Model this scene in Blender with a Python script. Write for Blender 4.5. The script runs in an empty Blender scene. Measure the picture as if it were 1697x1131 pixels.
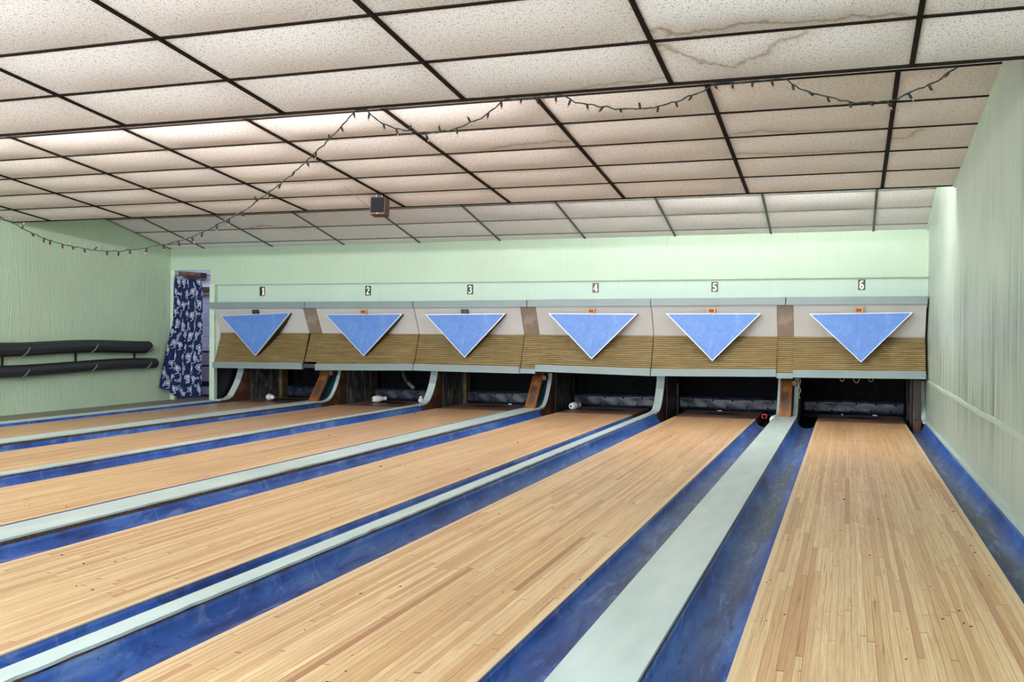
import bpy, bmesh, math, random
import numpy as np
from mathutils import Vector, Matrix
random.seed(7); np.random.seed(7)
PI = math.pi
scene = bpy.context.scene
C = scene.collection

# ------------------------------------------------------------------ camera
F_PX, YAW, PITCH, ROLL, CAM_H = 1620.156, 0.329788, -0.009532, 0.006152, 1.1243
cam_data = bpy.data.cameras.new('camera')
cam = bpy.data.objects.new('camera', cam_data); C.objects.link(cam)
cam_data.sensor_width = 36; cam_data.lens = F_PX / 1697 * 36
cam_data.clip_start = 0.05; cam_data.clip_end = 100
cy, sy, cp, sp = math.cos(YAW), math.sin(YAW), math.cos(PITCH), math.sin(PITCH)
fwd = Vector((-sy * cp, cy * cp, sp)); rgt = Vector((cy, sy, 0)); up = rgt.cross(fwd)
cr, sr = math.cos(ROLL), math.sin(ROLL)
r2 = cr * rgt + sr * up; u2 = -sr * rgt + cr * up
M = Matrix.Identity(4)
for i in range(3):
    M[i][0], M[i][1], M[i][2] = r2[i], u2[i], -fwd[i]
M[2][3] = CAM_H
cam.matrix_world = M
scene.camera = cam

# ------------------------------------------------------------------ world, exposure, lights
w = bpy.data.worlds.new('world'); scene.world = w; w.use_nodes = True
w.node_tree.nodes['Background'].inputs[0].default_value = (0.86, 0.93, 1.0, 1)
w.node_tree.nodes['Background'].inputs[1].default_value = 0.95
scene.view_settings.view_transform = 'Standard'; scene.view_settings.look = 'None'
scene.view_settings.gamma = 1; scene.view_settings.exposure = 0.42
scene.view_settings.use_curve_mapping = False

def area(name, loc, direction, sx, sy_, power, col=(1, 1, 1), spread=180):
    l = bpy.data.lights.new(name, 'AREA'); l.shape = 'RECTANGLE'; l.size = sx; l.size_y = sy_
    l.energy = power; l.color = col; l.spread = math.radians(spread)
    o = bpy.data.objects.new(name, l); C.objects.link(o); o.location = loc
    o.rotation_euler = Vector(direction).to_track_quat('-Z', 'Y').to_euler()
    return o
COOL = (0.90, 0.96, 1.0)
# fluorescent rows behind the first ceiling step (left half burning, right half nearly out)
for x, pw in ((-9.0, 26), (-7.6, 32), (-6.2, 42), (-4.8, 50), (-3.2, 50), (-1.9, 8)):
    area('tube_row_one', (x, 5.66, 2.78), (0, 1, 0.35), 1.2, 0.08, pw, (0.97, 0.97, 1.0))
# fluorescent rows behind the second ceiling step (right half burning)
for x, pw in ((-5.2, 4), (-3.6, 24), (-2.3, 52), (-0.95, 62), (0.25, 66)):
    area('tube_row_two', (x, 10.14, 2.80), (0, 0.42, 1), 1.2, 0.08, pw, (0.97, 1.0, 0.98))
# tube lights of the approach area, behind the photographer
for x in (-8.5, -5.0, -1.5):
    area('approach_tubes', (x, -2.0, 2.6), (0.0, 1, -0.02), 2.6, 0.5, 90, COOL)
area('front_fill', (-4.6, -3.9, 1.5), (0, 1, 0.16), 9.5, 2.2, 520, COOL)  # added unseen fill panel brightening walls and ceiling from behind the camera
area('machine_room_light', (-10.9, 13.9, 2.3), (0, 0.2, -1), 0.8, 0.5, 7, (0.74, 0.78, 1.0))

# ------------------------------------------------------------------ measured layout
W = 1.067
LX = [-9.097, -7.275, -5.639, -3.816, -2.180, -0.358]      # left edge of lanes 1..6
GAPC = [-9.345, -7.652, -5.923, -4.194, -2.465, -0.736]    # divider centres, left of each lane
XL, XR, YE = -10.271, 0.948, 13.068
Y_NEAR = -4.0
ZB, ZD, ZC = 1.842, 2.072, 2.418
G, TP, ST = 0.305, 1.2417, 0.61
PA = (3.138, -0.1138); PB = (3.639, -0.1139); PC = (5.257, -0.2170)
YA, YB = 5.460, 9.918
WIDE = 0.27; NARROW = 0.10; CAPZ = 0.05

# ------------------------------------------------------------------ material helpers
class NT:
    def __init__(s, name, rough=0.6, spec=0.5, metal=0.0):
        s.m = bpy.data.materials.new(name); s.m.use_nodes = True
        s.t = s.m.node_tree; s.n = s.t.nodes; s.l = s.t.links
        s.b = s.n['Principled BSDF']
        s.b.inputs['Roughness'].default_value = rough
        s.b.inputs['Specular IOR Level'].default_value = spec
        s.b.inputs['Metallic'].default_value = metal
    def node(s, typ, **kw):
        n = s.n.new(typ)
        for k, v in kw.items(): setattr(n, k, v)
        return n
    def put(s, sock, v):
        if isinstance(v, bpy.types.NodeSocket): s.l.new(v, sock)
        elif isinstance(v, (tuple, list)) and sock.type == 'RGBA' and len(v) == 3: sock.default_value = (*v, 1)
        else: sock.default_value = v
    def math(s, op, a, b=0.0, c=None, clamp=False):
        n = s.node('ShaderNodeMath', operation=op, use_clamp=clamp)
        s.put(n.inputs[0], a); s.put(n.inputs[1], b)
        if c is not None: s.put(n.inputs[2], c)
        return n.outputs[0]
    def mix(s, f, a, b, mode='MIX'):
        n = s.node('ShaderNodeMix', data_type='RGBA', blend_type=mode)
        s.put(n.inputs[0], f); s.put(n.inputs[6], a); s.put(n.inputs[7], b)
        return n.outputs[2]
    def pos(s, kind='world'):
        if kind == 'world': return s.node('ShaderNodeNewGeometry').outputs['Position']
        return s.node('ShaderNodeTexCoord').outputs['Object']
    def scale(s, v, xyz, off=(0, 0, 0)):
        n = s.node('ShaderNodeMapping'); s.put(n.inputs[0], v)
        n.inputs['Scale'].default_value = xyz; n.inputs['Location'].default_value = off
        return n.outputs[0]
    def noise(s, v, sc=1.0, det=3.0, rough=0.55, dist=0.0):
        n = s.node('ShaderNodeTexNoise'); s.put(n.inputs['Vector'], v)
        n.inputs['Scale'].default_value = sc; n.inputs['Detail'].default_value = det
        n.inputs['Roughness'].default_value = rough; n.inputs['Distortion'].default_value = dist
        return n.outputs[0]
    def ramp(s, f, stops, interp='LINEAR'):
        n = s.node('ShaderNodeValToRGB'); s.put(n.inputs[0], f)
        cr_ = n.color_ramp; cr_.interpolation = interp
        while len(cr_.elements) < len(stops): cr_.elements.new(0.5)
        for e, (p, c) in zip(cr_.elements, stops):
            e.position = p
            e.color = (c, c, c, 1) if isinstance(c, (int, float)) else (*c, 1)
        return n.outputs[0]
    def xyz(s, v):
        n = s.node('ShaderNodeSeparateXYZ'); s.put(n.inputs[0], v); return n.outputs
    def comb(s, x, y, z=0.0):
        n = s.node('ShaderNodeCombineXYZ'); s.put(n.inputs[0], x); s.put(n.inputs[1], y); s.put(n.inputs[2], z)
        return n.outputs[0]
    def col(s, c): s.put(s.b.inputs['Base Color'], c); return s
    def bump(s, h, strength=0.3, dist=0.005):
        n = s.node('ShaderNodeBump'); n.inputs['Strength'].default_value = strength
        n.inputs['Distance'].default_value = dist; s.put(n.inputs['Height'], h)
        s.l.new(n.outputs[0], s.b.inputs['Normal']); return s

def srgb(r, g, b):
    f = lambda c: (c / 255 / 12.92) if c / 255 <= 0.04045 else ((c / 255 + 0.055) / 1.055) ** 2.4
    return (f(r), f(g), f(b))

def plain(name, c, rough=0.6, spec=0.5, var=0.12, sc=6.0, metal=0.0, bump=0.0):
    m = NT(name, rough, spec, metal)
    n = m.noise(m.pos('obj'), sc, 4)
    lo = tuple(x * (1 - var) for x in c); hi = tuple(min(1, x * (1 + var)) for x in c)
    m.col(m.ramp(n, [(0.3, lo), (0.7, hi)]))
    if bump: m.bump(n, bump, 0.003)
    return m.m

# --- lane boards
def mat_lane():
    m = NT('lane_boards', 0.36, 0.45)
    x, y, z = m.xyz(m.pos())
    bx = m.math('DIVIDE', x, 0.0268)
    bi = m.math('FLOOR', bx); bf = m.math('FRACT', bx)
    wn = m.node('ShaderNodeTexWhiteNoise', noise_dimensions='1D'); m.put(wn.inputs['W'], bi)
    yo = m.math('MULTIPLY', wn.outputs[0], 11.7)
    yb = m.math('ADD', m.math('DIVIDE', y, m.math('ADD', 1.1, m.math('MULTIPLY', wn.outputs[0], 1.4))), yo)
    yi = m.math('FLOOR', yb); yf = m.math('FRACT', yb)
    w2 = m.node('ShaderNodeTexWhiteNoise', noise_dimensions='2D'); m.put(w2.inputs['Vector'], m.comb(bi, yi))
    board = m.ramp(w2.outputs[0], [(0.0, srgb(220, 187, 136)), (0.25, srgb(238, 212, 168)), (0.5, srgb(228, 197, 150)),
                                   (0.75, srgb(216, 180, 132)), (0.94, srgb(204, 164, 118)), (0.985, srgb(192, 148, 112)), (1.0, srgb(160, 112, 86))])
    w3 = m.math('MULTIPLY', w2.outputs[0], 37.0)
    gv = m.comb(m.math('MULTIPLY', x, 150.0), m.math('MULTIPLY', y, 2.6), w3)
    gr = m.noise(gv, 1.0, 4, 0.65, 0.3)
    gv2 = m.comb(m.math('MULTIPLY', x, 34.0), m.math('MULTIPLY', y, 0.9), w3)
    g2 = m.noise(gv2, 1.0, 3, 0.6, 1.4)
    wv = m.math('FRACT', m.math('MULTIPLY', g2, 9.0))
    c = m.mix(m.ramp(gr, [(0.42, 0.0), (0.68, 0.55)]), board, srgb(178, 130, 84))
    c = m.mix(m.ramp(wv, [(0.0, 0.5), (0.22, 0.0), (1.0, 0.12)]), c, srgb(186, 138, 92))
    # older pinkish heart-pine runs further down the lanes
    far = m.math('MULTIPLY', m.ramp(m.math('DIVIDE', y, 14.0), [(0.45, 0.0), (0.98, 1.0)]), 1.0)
    c = m.mix(m.math('MULTIPLY', far, 0.55), c, srgb(196, 140, 100))
    leftward = m.ramp(m.math('DIVIDE', m.math('MULTIPLY', x, -1.0), 10.0), [(0.25, 0.0), (0.9, 1.0)])
    c = m.mix(m.math('MULTIPLY', m.math('MULTIPLY', leftward, far), 0.55), c, srgb(150, 120, 104))  # far-left lane ends browner: worn wood with the dimmer light painted in
    # worn patches with their own outlines
    wear = m.noise(m.scale(m.pos(), (1.6, 0.45, 1)), 1.0, 4, 0.6, 0.5)
    c = m.mix(m.ramp(wear, [(0.5, 0.0), (0.72, 0.38)]), c, srgb(176, 134, 104))
    # dark open joints and streaks
    jn = m.noise(m.comb(m.math('MULTIPLY', bi, 3.7), m.math('MULTIPLY', y, 0.8)), 1.0, 3)
    edge = m.math('MULTIPLY', m.math('LESS_THAN', bf, 0.085), m.ramp(jn, [(0.40, 0.15), (0.62, 1.0)]))
    endj = m.math('LESS_THAN', yf, 0.0035)
    c = m.mix(m.math('MULTIPLY', m.math('MAXIMUM', edge, endj), 0.85), c, srgb(104, 70, 44))
    sk = m.noise(m.comb(m.math('MULTIPLY', x, 80.0), m.math('MULTIPLY', y, 1.7), 4.0), 1.0, 2, 0.5)
    c = m.mix(m.ramp(sk, [(0.64, 0.0), (0.74, 0.6)]), c, srgb(98, 66, 44))
    # pale border board along both edges
    ox_ = m.xyz(m.pos('obj'))[0]
    bd = m.math('GREATER_THAN', m.math('ABSOLUTE', m.math('SUBTRACT', ox_, 0.5335)), 0.508)
    c = m.mix(m.math('MULTIPLY', bd, 0.7), c, srgb(226, 202, 166))
    # splice line across each lane
    seam = m.math('LESS_THAN', m.math('ABSOLUTE', m.math('SUBTRACT', y, 7.36)), 0.006)
    c = m.mix(m.math('MULTIPLY', seam, 0.6), c, srgb(120, 86, 58))
    m.col(c)
    m.put(m.b.inputs['Roughness'], m.ramp(wear, [(0.3, 0.33), (0.8, 0.5)]))
    m.bump(m.math('SUBTRACT', gr, m.math('MULTIPLY', edge, 0.6)), 0.10, 0.002)
    return m.m

def mat_deck():
    m = NT('pin_deck_boards', 0.4, 0.45)
    p = m.pos('obj'); x, y, z = m.xyz(p)
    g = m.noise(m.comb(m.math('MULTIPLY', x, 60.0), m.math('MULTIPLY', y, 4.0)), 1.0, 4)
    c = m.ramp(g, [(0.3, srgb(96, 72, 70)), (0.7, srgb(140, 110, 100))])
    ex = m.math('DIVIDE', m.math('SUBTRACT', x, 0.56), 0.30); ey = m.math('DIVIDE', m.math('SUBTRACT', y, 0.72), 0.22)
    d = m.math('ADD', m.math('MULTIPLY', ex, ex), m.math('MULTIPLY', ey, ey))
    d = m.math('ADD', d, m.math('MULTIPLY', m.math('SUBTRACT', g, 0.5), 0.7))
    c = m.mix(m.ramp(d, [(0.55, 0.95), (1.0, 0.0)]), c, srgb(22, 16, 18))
    m.col(c); return m.m

def mat_gutter():
    m = NT('gutter_blue_paint', 0.42, 0.5)
    p = m.pos('obj'); x, y, z = m.xyz(p)
    rnd = m.node('ShaderNodeObjectInfo').outputs['Random']
    rz = m.math('MULTIPLY', rnd, 50.0)
    n1 = m.noise(m.comb(m.math('MULTIPLY', x, 6.0), m.math('MULTIPLY', y, 1.2), rz), 1.0, 5, 0.65)
    n2 = m.noise(m.comb(m.math('MULTIPLY', x, 40.0), m.math('MULTIPLY', y, 5.0), rz), 1.0, 4, 0.7)
    n3 = m.noise(m.comb(m.math('MULTIPLY', x, 2.0), m.math('MULTIPLY', y, 0.55), rz), 1.0, 2)
    c = m.ramp(n1, [(0.32, srgb(24, 58, 128)), (0.5, srgb(44, 88, 170)), (0.68, srgb(82, 126, 196))])
    ctr = m.ramp(m.math('ABSOLUTE', m.math('ADD', x, m.math('MULTIPLY', m.math('SUBTRACT', n1, 0.5), 0.12))), [(0.02, 1.0), (0.10, 0.0)])
    worn = m.ramp(m.math('DIVIDE', y, 14.0), [(0.16, 0.0), (0.34, 1.0)])
    f = m.math('MULTIPLY', m.math('MULTIPLY', ctr, worn), m.ramp(n3, [(0.3, 0.45), (0.6, 1.0)]))
    c = m.mix(m.math('MULTIPLY', f, 0.95), c, m.ramp(n2, [(0.35, srgb(34, 42, 62)), (0.62, srgb(78, 90, 114))]))
    sc = m.noise(m.comb(m.math('MULTIPLY', x, 16.0), m.math('MULTIPLY', y, 2.2), rz), 1.0, 6, 0.75, 1.2)
    c = m.mix(m.ramp(sc, [(0.54, 0.0), (0.63, 0.6)]), c, srgb(124, 146, 190))
    c = m.mix(m.ramp(sc, [(0.38, 0.65), (0.46, 0.0)]), c, srgb(26, 38, 80))
    vo = m.node('ShaderNodeTexVoronoi'); m.put(vo.inputs['Vector'], p); vo.inputs['Scale'].default_value = 16
    c = m.mix(m.math('MULTIPLY', m.math('LESS_THAN', vo.outputs[0], 0.07), 0.8), c, srgb(18, 20, 30))
    sm = m.math('LESS_THAN', m.math('FRACT', m.math('DIVIDE', m.math('ADD', y, m.math('MULTIPLY', rnd, 2.0)), 3.05)), 0.0035)
    c = m.mix(m.math('MULTIPLY', sm, 0.4), c, srgb(120, 150, 180))
    m.col(c); m.bump(n2, 0.15, 0.003); return m.m

def mat_paint(name, base, dark, streak=0.0, rough=0.5, groove=None, axis='x'):
    m = NT(name, rough, 0.45)
    p = m.pos(); x, y, z = m.xyz(p)
    h = x if axis == 'x' else y
    n = m.noise(p, 1.3, 4)
    c = m.ramp(n, [(0.3, tuple(q * 0.93 for q in base)), (0.7, base)])
    grain = m.noise(m.comb(m.math('MULTIPLY', h, 30.0), m.math('MULTIPLY', z, 1.6), 3.0), 1.0, 4, 0.6, 0.8)
    c = m.mix(m.ramp(grain, [(0.55, 0.0), (0.8, 0.35)]), c, tuple(q * 0.7 for q in base))
    if streak:
        s1 = m.noise(m.comb(m.math('MULTIPLY', h, 17.0), m.math('MULTIPLY', z, 0.55), 9.0), 1.0, 6, 0.75)
        s0 = m.noise(m.comb(m.math('MULTIPLY', h, 0.9), m.math('MULTIPLY', z, 1.1), 21.0), 1.0, 2)
        hz = m.ramp(m.math('DIVIDE', z, 2.6), [(0.03, 0.3), (0.22, 1.0), (0.5, 0.9), (0.95, 0.25)])
        f = m.math('MULTIPLY', m.math('MULTIPLY', m.ramp(s1, [(0.43, 0.0), (0.60, 1.0)]), hz), m.ramp(s0, [(0.35, 0.3), (0.6, 1.0)]))
        c = m.mix(m.math('MULTIPLY', f, streak), c, dark)
        fl = m.noise(m.comb(m.math('MULTIPLY', h, 60.0), m.math('MULTIPLY', z, 4.0), 2.0), 1.0, 3)
        c = m.mix(m.ramp(fl, [(0.66, 0.0), (0.76, 0.45)]), c, tuple(min(1, q * 1.3) for q in base))
    hgt = grain
    if groove:
        fig = m.noise(m.comb(m.math('MULTIPLY', h, 9.0), m.math('MULTIPLY', z, 0.7), 5.0), 1.0, 3, 0.5, 1.6)
        ring = m.math('SINE', m.math('MULTIPLY', fig, 60.0))
        hgt = m.math('ADD', grain, m.math('MULTIPLY', ring, 0.22))
        fr = m.math('FRACT', m.math('DIVIDE', h, groove))
        g = m.math('LESS_THAN', fr, 0.035)
        c = m.mix(m.math('MULTIPLY', g, 0.22), c, tuple(q * 0.45 for q in base))
        hgt = m.math('SUBTRACT', hgt, g)
    m.col(c); m.bump(hgt, 0.5 if groove else 0.2, 0.006)
    return m.m

def mat_tile(name, base):
    m = NT(name, 0.9, 0.2)
    p = m.pos(); x, y, z = m.xyz(p)
    n = m.noise(p, 1.1, 3)
    c = m.ramp(n, [(0.3, tuple(q * 0.95 for q in base)), (0.7, base)])
    # each board has aged its own way
    ti = m.math('FLOOR', m.math('DIVIDE', m.math('SUBTRACT', x, G), TP)); tj = m.math('FLOOR', m.math('DIVIDE', y, 0.606))
    w_ = m.node('ShaderNodeTexWhiteNoise', noise_dimensions='2D'); m.put(w_.inputs['Vector'], m.comb(ti, tj))
    c = m.mix(m.math('MULTIPLY', w_.outputs[0], 0.14), c, srgb(206, 188, 166))
    at = m.node('ShaderNodeAttribute', attribute_name='stain')
    sn = m.noise(p, 35.0, 4)
    f = m.math('MULTIPLY', m.xyz(at.outputs['Color'])[0], m.ramp(sn, [(0.3, 0.55), (0.6, 1.0)]))
    c = m.mix(m.math('MULTIPLY', f, 0.8), c, srgb(150, 130, 100))
    # pin holes and fissures of the acoustic board
    pv = m.comb(m.math('MULTIPLY', x, 78.0), m.math('MULTIPLY', y, 78.0))
    vo = m.node('ShaderNodeTexVoronoi', voronoi_dimensions='2D'); m.put(vo.inputs['Vector'], pv); vo.inputs['Scale'].default_value = 1.0
    thin = m.noise(m.comb(m.math('MULTIPLY', x, 40.0), m.math('MULTIPLY', y, 40.0)), 1.0, 2)
    hole = m.math('LESS_THAN', vo.outputs[0], m.ramp(thin, [(0.35, 0.06), (0.65, 0.34)]))
    c = m.mix(m.math('MULTIPLY', hole, 0.52), c, srgb(84, 74, 62))
    m.col(c); m.bump(m.math('MULTIPLY', hole, -1.0), 0.3, 0.003)
    return m.m

def mat_wood(name, c1, c2, c3, axis='z', rough=0.55, sc=1.0):
    m = NT(name, rough, 0.4)
    x, y, z = m.xyz(m.pos('obj'))
    k = {'x': (3, 60, 60), 'y': (60, 3, 60), 'z': (60, 60, 3)}[axis]
    v = m.comb(m.math('MULTIPLY', x, k[0] * sc), m.math('MULTIPLY', y, k[1] * sc), m.math('MULTIPLY', z, k[2] * sc))
    n = m.noise(v, 1.0, 4, 0.6, 0.4)
    big = m.noise(m.pos('obj'), 5.0, 3)
    c = m.ramp(n, [(0.3, c1), (0.7, c2)])
    c = m.mix(m.ramp(big, [(0.38, 0.0), (0.52, 0.92)]), c, c3)
    m.col(c); m.bump(n, 0.15, 0.002); return m.m

MAT = {}
MAT['lane'] = mat_lane(); MAT['deck'] = mat_deck(); MAT['gutter'] = mat_gutter()
MINT = srgb(206, 224, 205)
MAT['wall_left'] = mat_paint('left_wall_paint', srgb(184, 208, 180), srgb(120, 140, 110), 0.0, 0.55, 0.203, 'y')
MAT['wall_right'] = mat_paint('right_wall_paint', srgb(190, 206, 192), srgb(108, 126, 110), 1.0, 0.4, 0.203, 'y')
MAT['wall_back'] = mat_paint('fascia_paint', srgb(174, 196, 172), srgb(140, 160, 130), 0.0, 0.45)
MAT['wall_band'] = mat_paint('number_band_paint', srgb(180, 202, 186), srgb(140, 160, 130), 0.0, 0.45)
MAT['mint_trim'] = plain('mint_trim_paint', srgb(188, 210, 188), 0.45, var=0.06)
MAT['tileA'] = mat_tile('acoustic_tile_near', srgb(240, 240, 241))
MAT['tileB'] = mat_tile('acoustic_tile_middle', srgb(236, 229, 223))
MAT['tileC'] = mat_tile('acoustic_tile_far', srgb(242, 240, 240))
MAT['tbar'] = plain('dark_grid_bar', srgb(30, 22, 16), 0.8, 0.15, var=0.2)
MAT['tbar_far'] = plain('grey_green_grid_bar', srgb(62, 68, 60), 0.5, var=0.2)
MAT['black'] = plain('pit_black', srgb(20, 20, 24), 0.6, var=0.3)
MAT['trim_grey'] = plain('hood_grey_green', srgb(118, 133, 134), 0.45, var=0.05, sc=3)
MAT['hood_white'] = plain('hood_white_panel', srgb(182, 181, 179), 0.45, var=0.04, sc=3)
MAT['spacer'] = mat_wood('spacer_laminate', srgb(132, 118, 104), srgb(150, 136, 122), srgb(120, 104, 90), 'z', 0.6)

def mat_cap():
    m = NT('divider_mint_paint', 0.42, 0.45)
    p = m.pos()
    n = m.noise(m.scale(p, (8, 1.5, 8)), 1.0, 4)
    c = m.ramp(n, [(0.3, srgb(182, 201, 198)), (0.7, srgb(203, 218, 217))])
    sp_ = m.noise(p, 28.0, 2, 0.5)
    c = m.mix(m.ramp(sp_, [(0.77, 0.0), (0.79, 0.85)]), c, srgb(50, 44, 40))
    m.col(c); return m.m
MAT['cap'] = mat_cap()
def mat_chip():
    m = NT('divider_chipped_edge', 0.7, 0.3)
    n = m.noise(m.scale(m.pos(), (1, 1, 3)), 14.0, 5, 0.7)
    m.col(m.ramp(n, [(0.34, srgb(40, 32, 26)), (0.48, srgb(112, 84, 52)), (0.60, srgb(60, 62, 60)), (0.72, srgb(40, 62, 120))]))
    m.bump(n, 0.6, 0.01); return m.m
MAT['chip'] = mat_chip()
def mat_slat():
    m = NT('reeded_wood_panel', 0.5, 0.4)
    x, y, z = m.xyz(m.pos())
    n = m.noise(m.comb(m.math('MULTIPLY', x, 3.0), y, m.math('MULTIPLY', z, 30.0)), 1.0, 4)
    big = m.noise(m.pos(), 2.2, 3)
    c = m.ramp(n, [(0.3, srgb(122, 102, 60)), (0.7, srgb(160, 138, 92))])
    c = m.mix(m.ramp(big, [(0.4, 0.0), (0.7, 0.45)]), c, srgb(132, 108, 58))
    m.col(c); return m.m
MAT['slat'] = mat_slat(); MAT['groove'] = plain('groove_dark', srgb(36, 26, 14), 0.8, var=0.2)  # near-black colour for the grooves and end faces of the ribs
def mat_blue():
    m = NT('triangle_blue', 0.42, 0.4)
    n = m.noise(m.pos('obj'), 5.0, 6, 0.75, 1.5)
    n2 = m.noise(m.scale(m.pos('obj'), (1, 1, 0.6)), 60.0, 3, 0.7)
    c = m.ramp(n, [(0.3, srgb(72, 110, 178)), (0.55, srgb(84, 124, 190)), (0.75, srgb(102, 140, 200))])
    c = m.mix(m.ramp(n2, [(0.62, 0.0), (0.8, 0.3)]), c, srgb(150, 184, 230))
    m.col(c); return m.m
MAT['blue'] = mat_blue()
MAT['alu'] = plain('triangle_rim_white_metal', srgb(206, 208, 212), 0.35, var=0.06, metal=0.3)
MAT['rust_clip'] = plain('amber_plastic', srgb(190, 132, 62), 0.45, var=0.3, sc=40)
MAT['rust_core'] = plain('rust_core', srgb(120, 56, 30), 0.6, var=0.3, sc=40)
MAT['brown'] = mat_wood('kickback_brown_wood', srgb(106, 70, 46), srgb(150, 102, 68), srgb(84, 56, 40), 'y', 0.6, 0.4)
def mat_plate():
    m = NT('scuffed_black_plate', 0.4, 0.5)
    n = m.noise(m.scale(m.pos(), (6, 6, 2)), 2.0, 6, 0.75, 0.6)
    m.col(m.ramp(n, [(0.4, srgb(50, 50, 54)), (0.52, srgb(88, 86, 84)), (0.66, srgb(170, 164, 156))])); return m.m
MAT['plate'] = mat_plate()
MAT['cornerwood'] = mat_wood('sooty_corner_wood', srgb(34, 28, 26), srgb(66, 54, 46), srgb(44, 36, 32), 'z')
MAT['tanpost'] = mat_wood('tan_post_wood', srgb(120, 104, 70), srgb(146, 128, 90), srgb(110, 92, 62), 'z')
MAT['postwood'] = mat_wood('ball_return_post_wood', srgb(128, 84, 42), srgb(176, 118, 54), srgb(74, 62, 56), 'z', 0.45, 0.7)
MAT['postedge'] = mat_wood('ball_return_post_edge', srgb(128, 76, 36), srgb(160, 100, 50), srgb(120, 72, 40), 'z', 0.45, 0.7)
MAT['teal'] = plain('teal_backing', srgb(28, 66, 76), 0.4, var=0.15)
def mat_cushion():
    m = NT('navy_pit_leather', 0.4, 0.5)
    n = m.noise(m.pos(), 6.0, 5, 0.65, 0.6)
    sp_ = m.noise(m.pos(), 38.0, 4, 0.8)
    c = m.ramp(n, [(0.35, srgb(18, 24, 38)), (0.7, srgb(58, 66, 88))])
    c = m.mix(m.ramp(sp_, [(0.62, 0.0), (0.70, 0.6)]), c, srgb(170, 180, 204))
    m.col(c); m.bump(n, 0.3, 0.01); return m.m
MAT['cushion'] = mat_cushion()
MAT['pinwhite'] = plain('pin_white', srgb(226, 222, 222), 0.3, var=0.05)
MAT['pinbase'] = plain('pin_base_grey', srgb(60, 58, 62), 0.5)
MAT['red'] = plain('red_plastic', srgb(196, 40, 48), 0.4)
MAT['hose'] = plain('black_ribbed_plastic', srgb(40, 42, 48), 0.36, 0.5, var=0.15)
MAT['tie'] = plain('grey_strap', srgb(92, 98, 100), 0.5)
MAT['ivory'] = plain('number_ivory', srgb(236, 232, 214), 0.5, var=0.03)
MAT['plate_black'] = plain('number_black', srgb(26, 26, 30), 0.4, var=0.1)
MAT['ledge'] = plain('grey_brown_ledge', srgb(128, 124, 112), 0.6, var=0.18, sc=2)
MAT['speaker_wood'] = mat_wood('speaker_walnut', srgb(78, 50, 34), srgb(112, 76, 52), srgb(84, 54, 36), 'y', 0.5)
MAT['grille'] = plain('speaker_cloth', srgb(18, 19, 24), 0.95, var=0.25, sc=60)
MAT['wire'] = plain('dark_green_wire', srgb(22, 30, 24), 0.5)
MAT['bulb'] = plain('amber_bulb', srgb(206, 132, 84), 0.25, var=0.1)
MAT['bulb_clear'] = plain('pale_bulb', srgb(226, 214, 204), 0.2, var=0.05)
MAT['debris'] = plain('dark_specks', srgb(44, 32, 28), 0.8)
MAT['block'] = plain('painted_block', srgb(206, 206, 222), 0.7, var=0.08)
MAT['cabinet'] = plain('lavender_white_metal', srgb(214, 216, 236), 0.4, var=0.03)
MAT['dark_metal'] = plain('dark_metal', srgb(52, 50, 58), 0.5)
MAT['beam'] = mat_wood('rough_brown_timber', srgb(86, 56, 28), srgb(120, 82, 46), srgb(70, 44, 22), 'x')
MAT['loop'] = plain('tan_cord', srgb(150, 128, 84), 0.6)
MAT['white_wire'] = plain('white_cable', srgb(214, 208, 196), 0.5)

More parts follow.
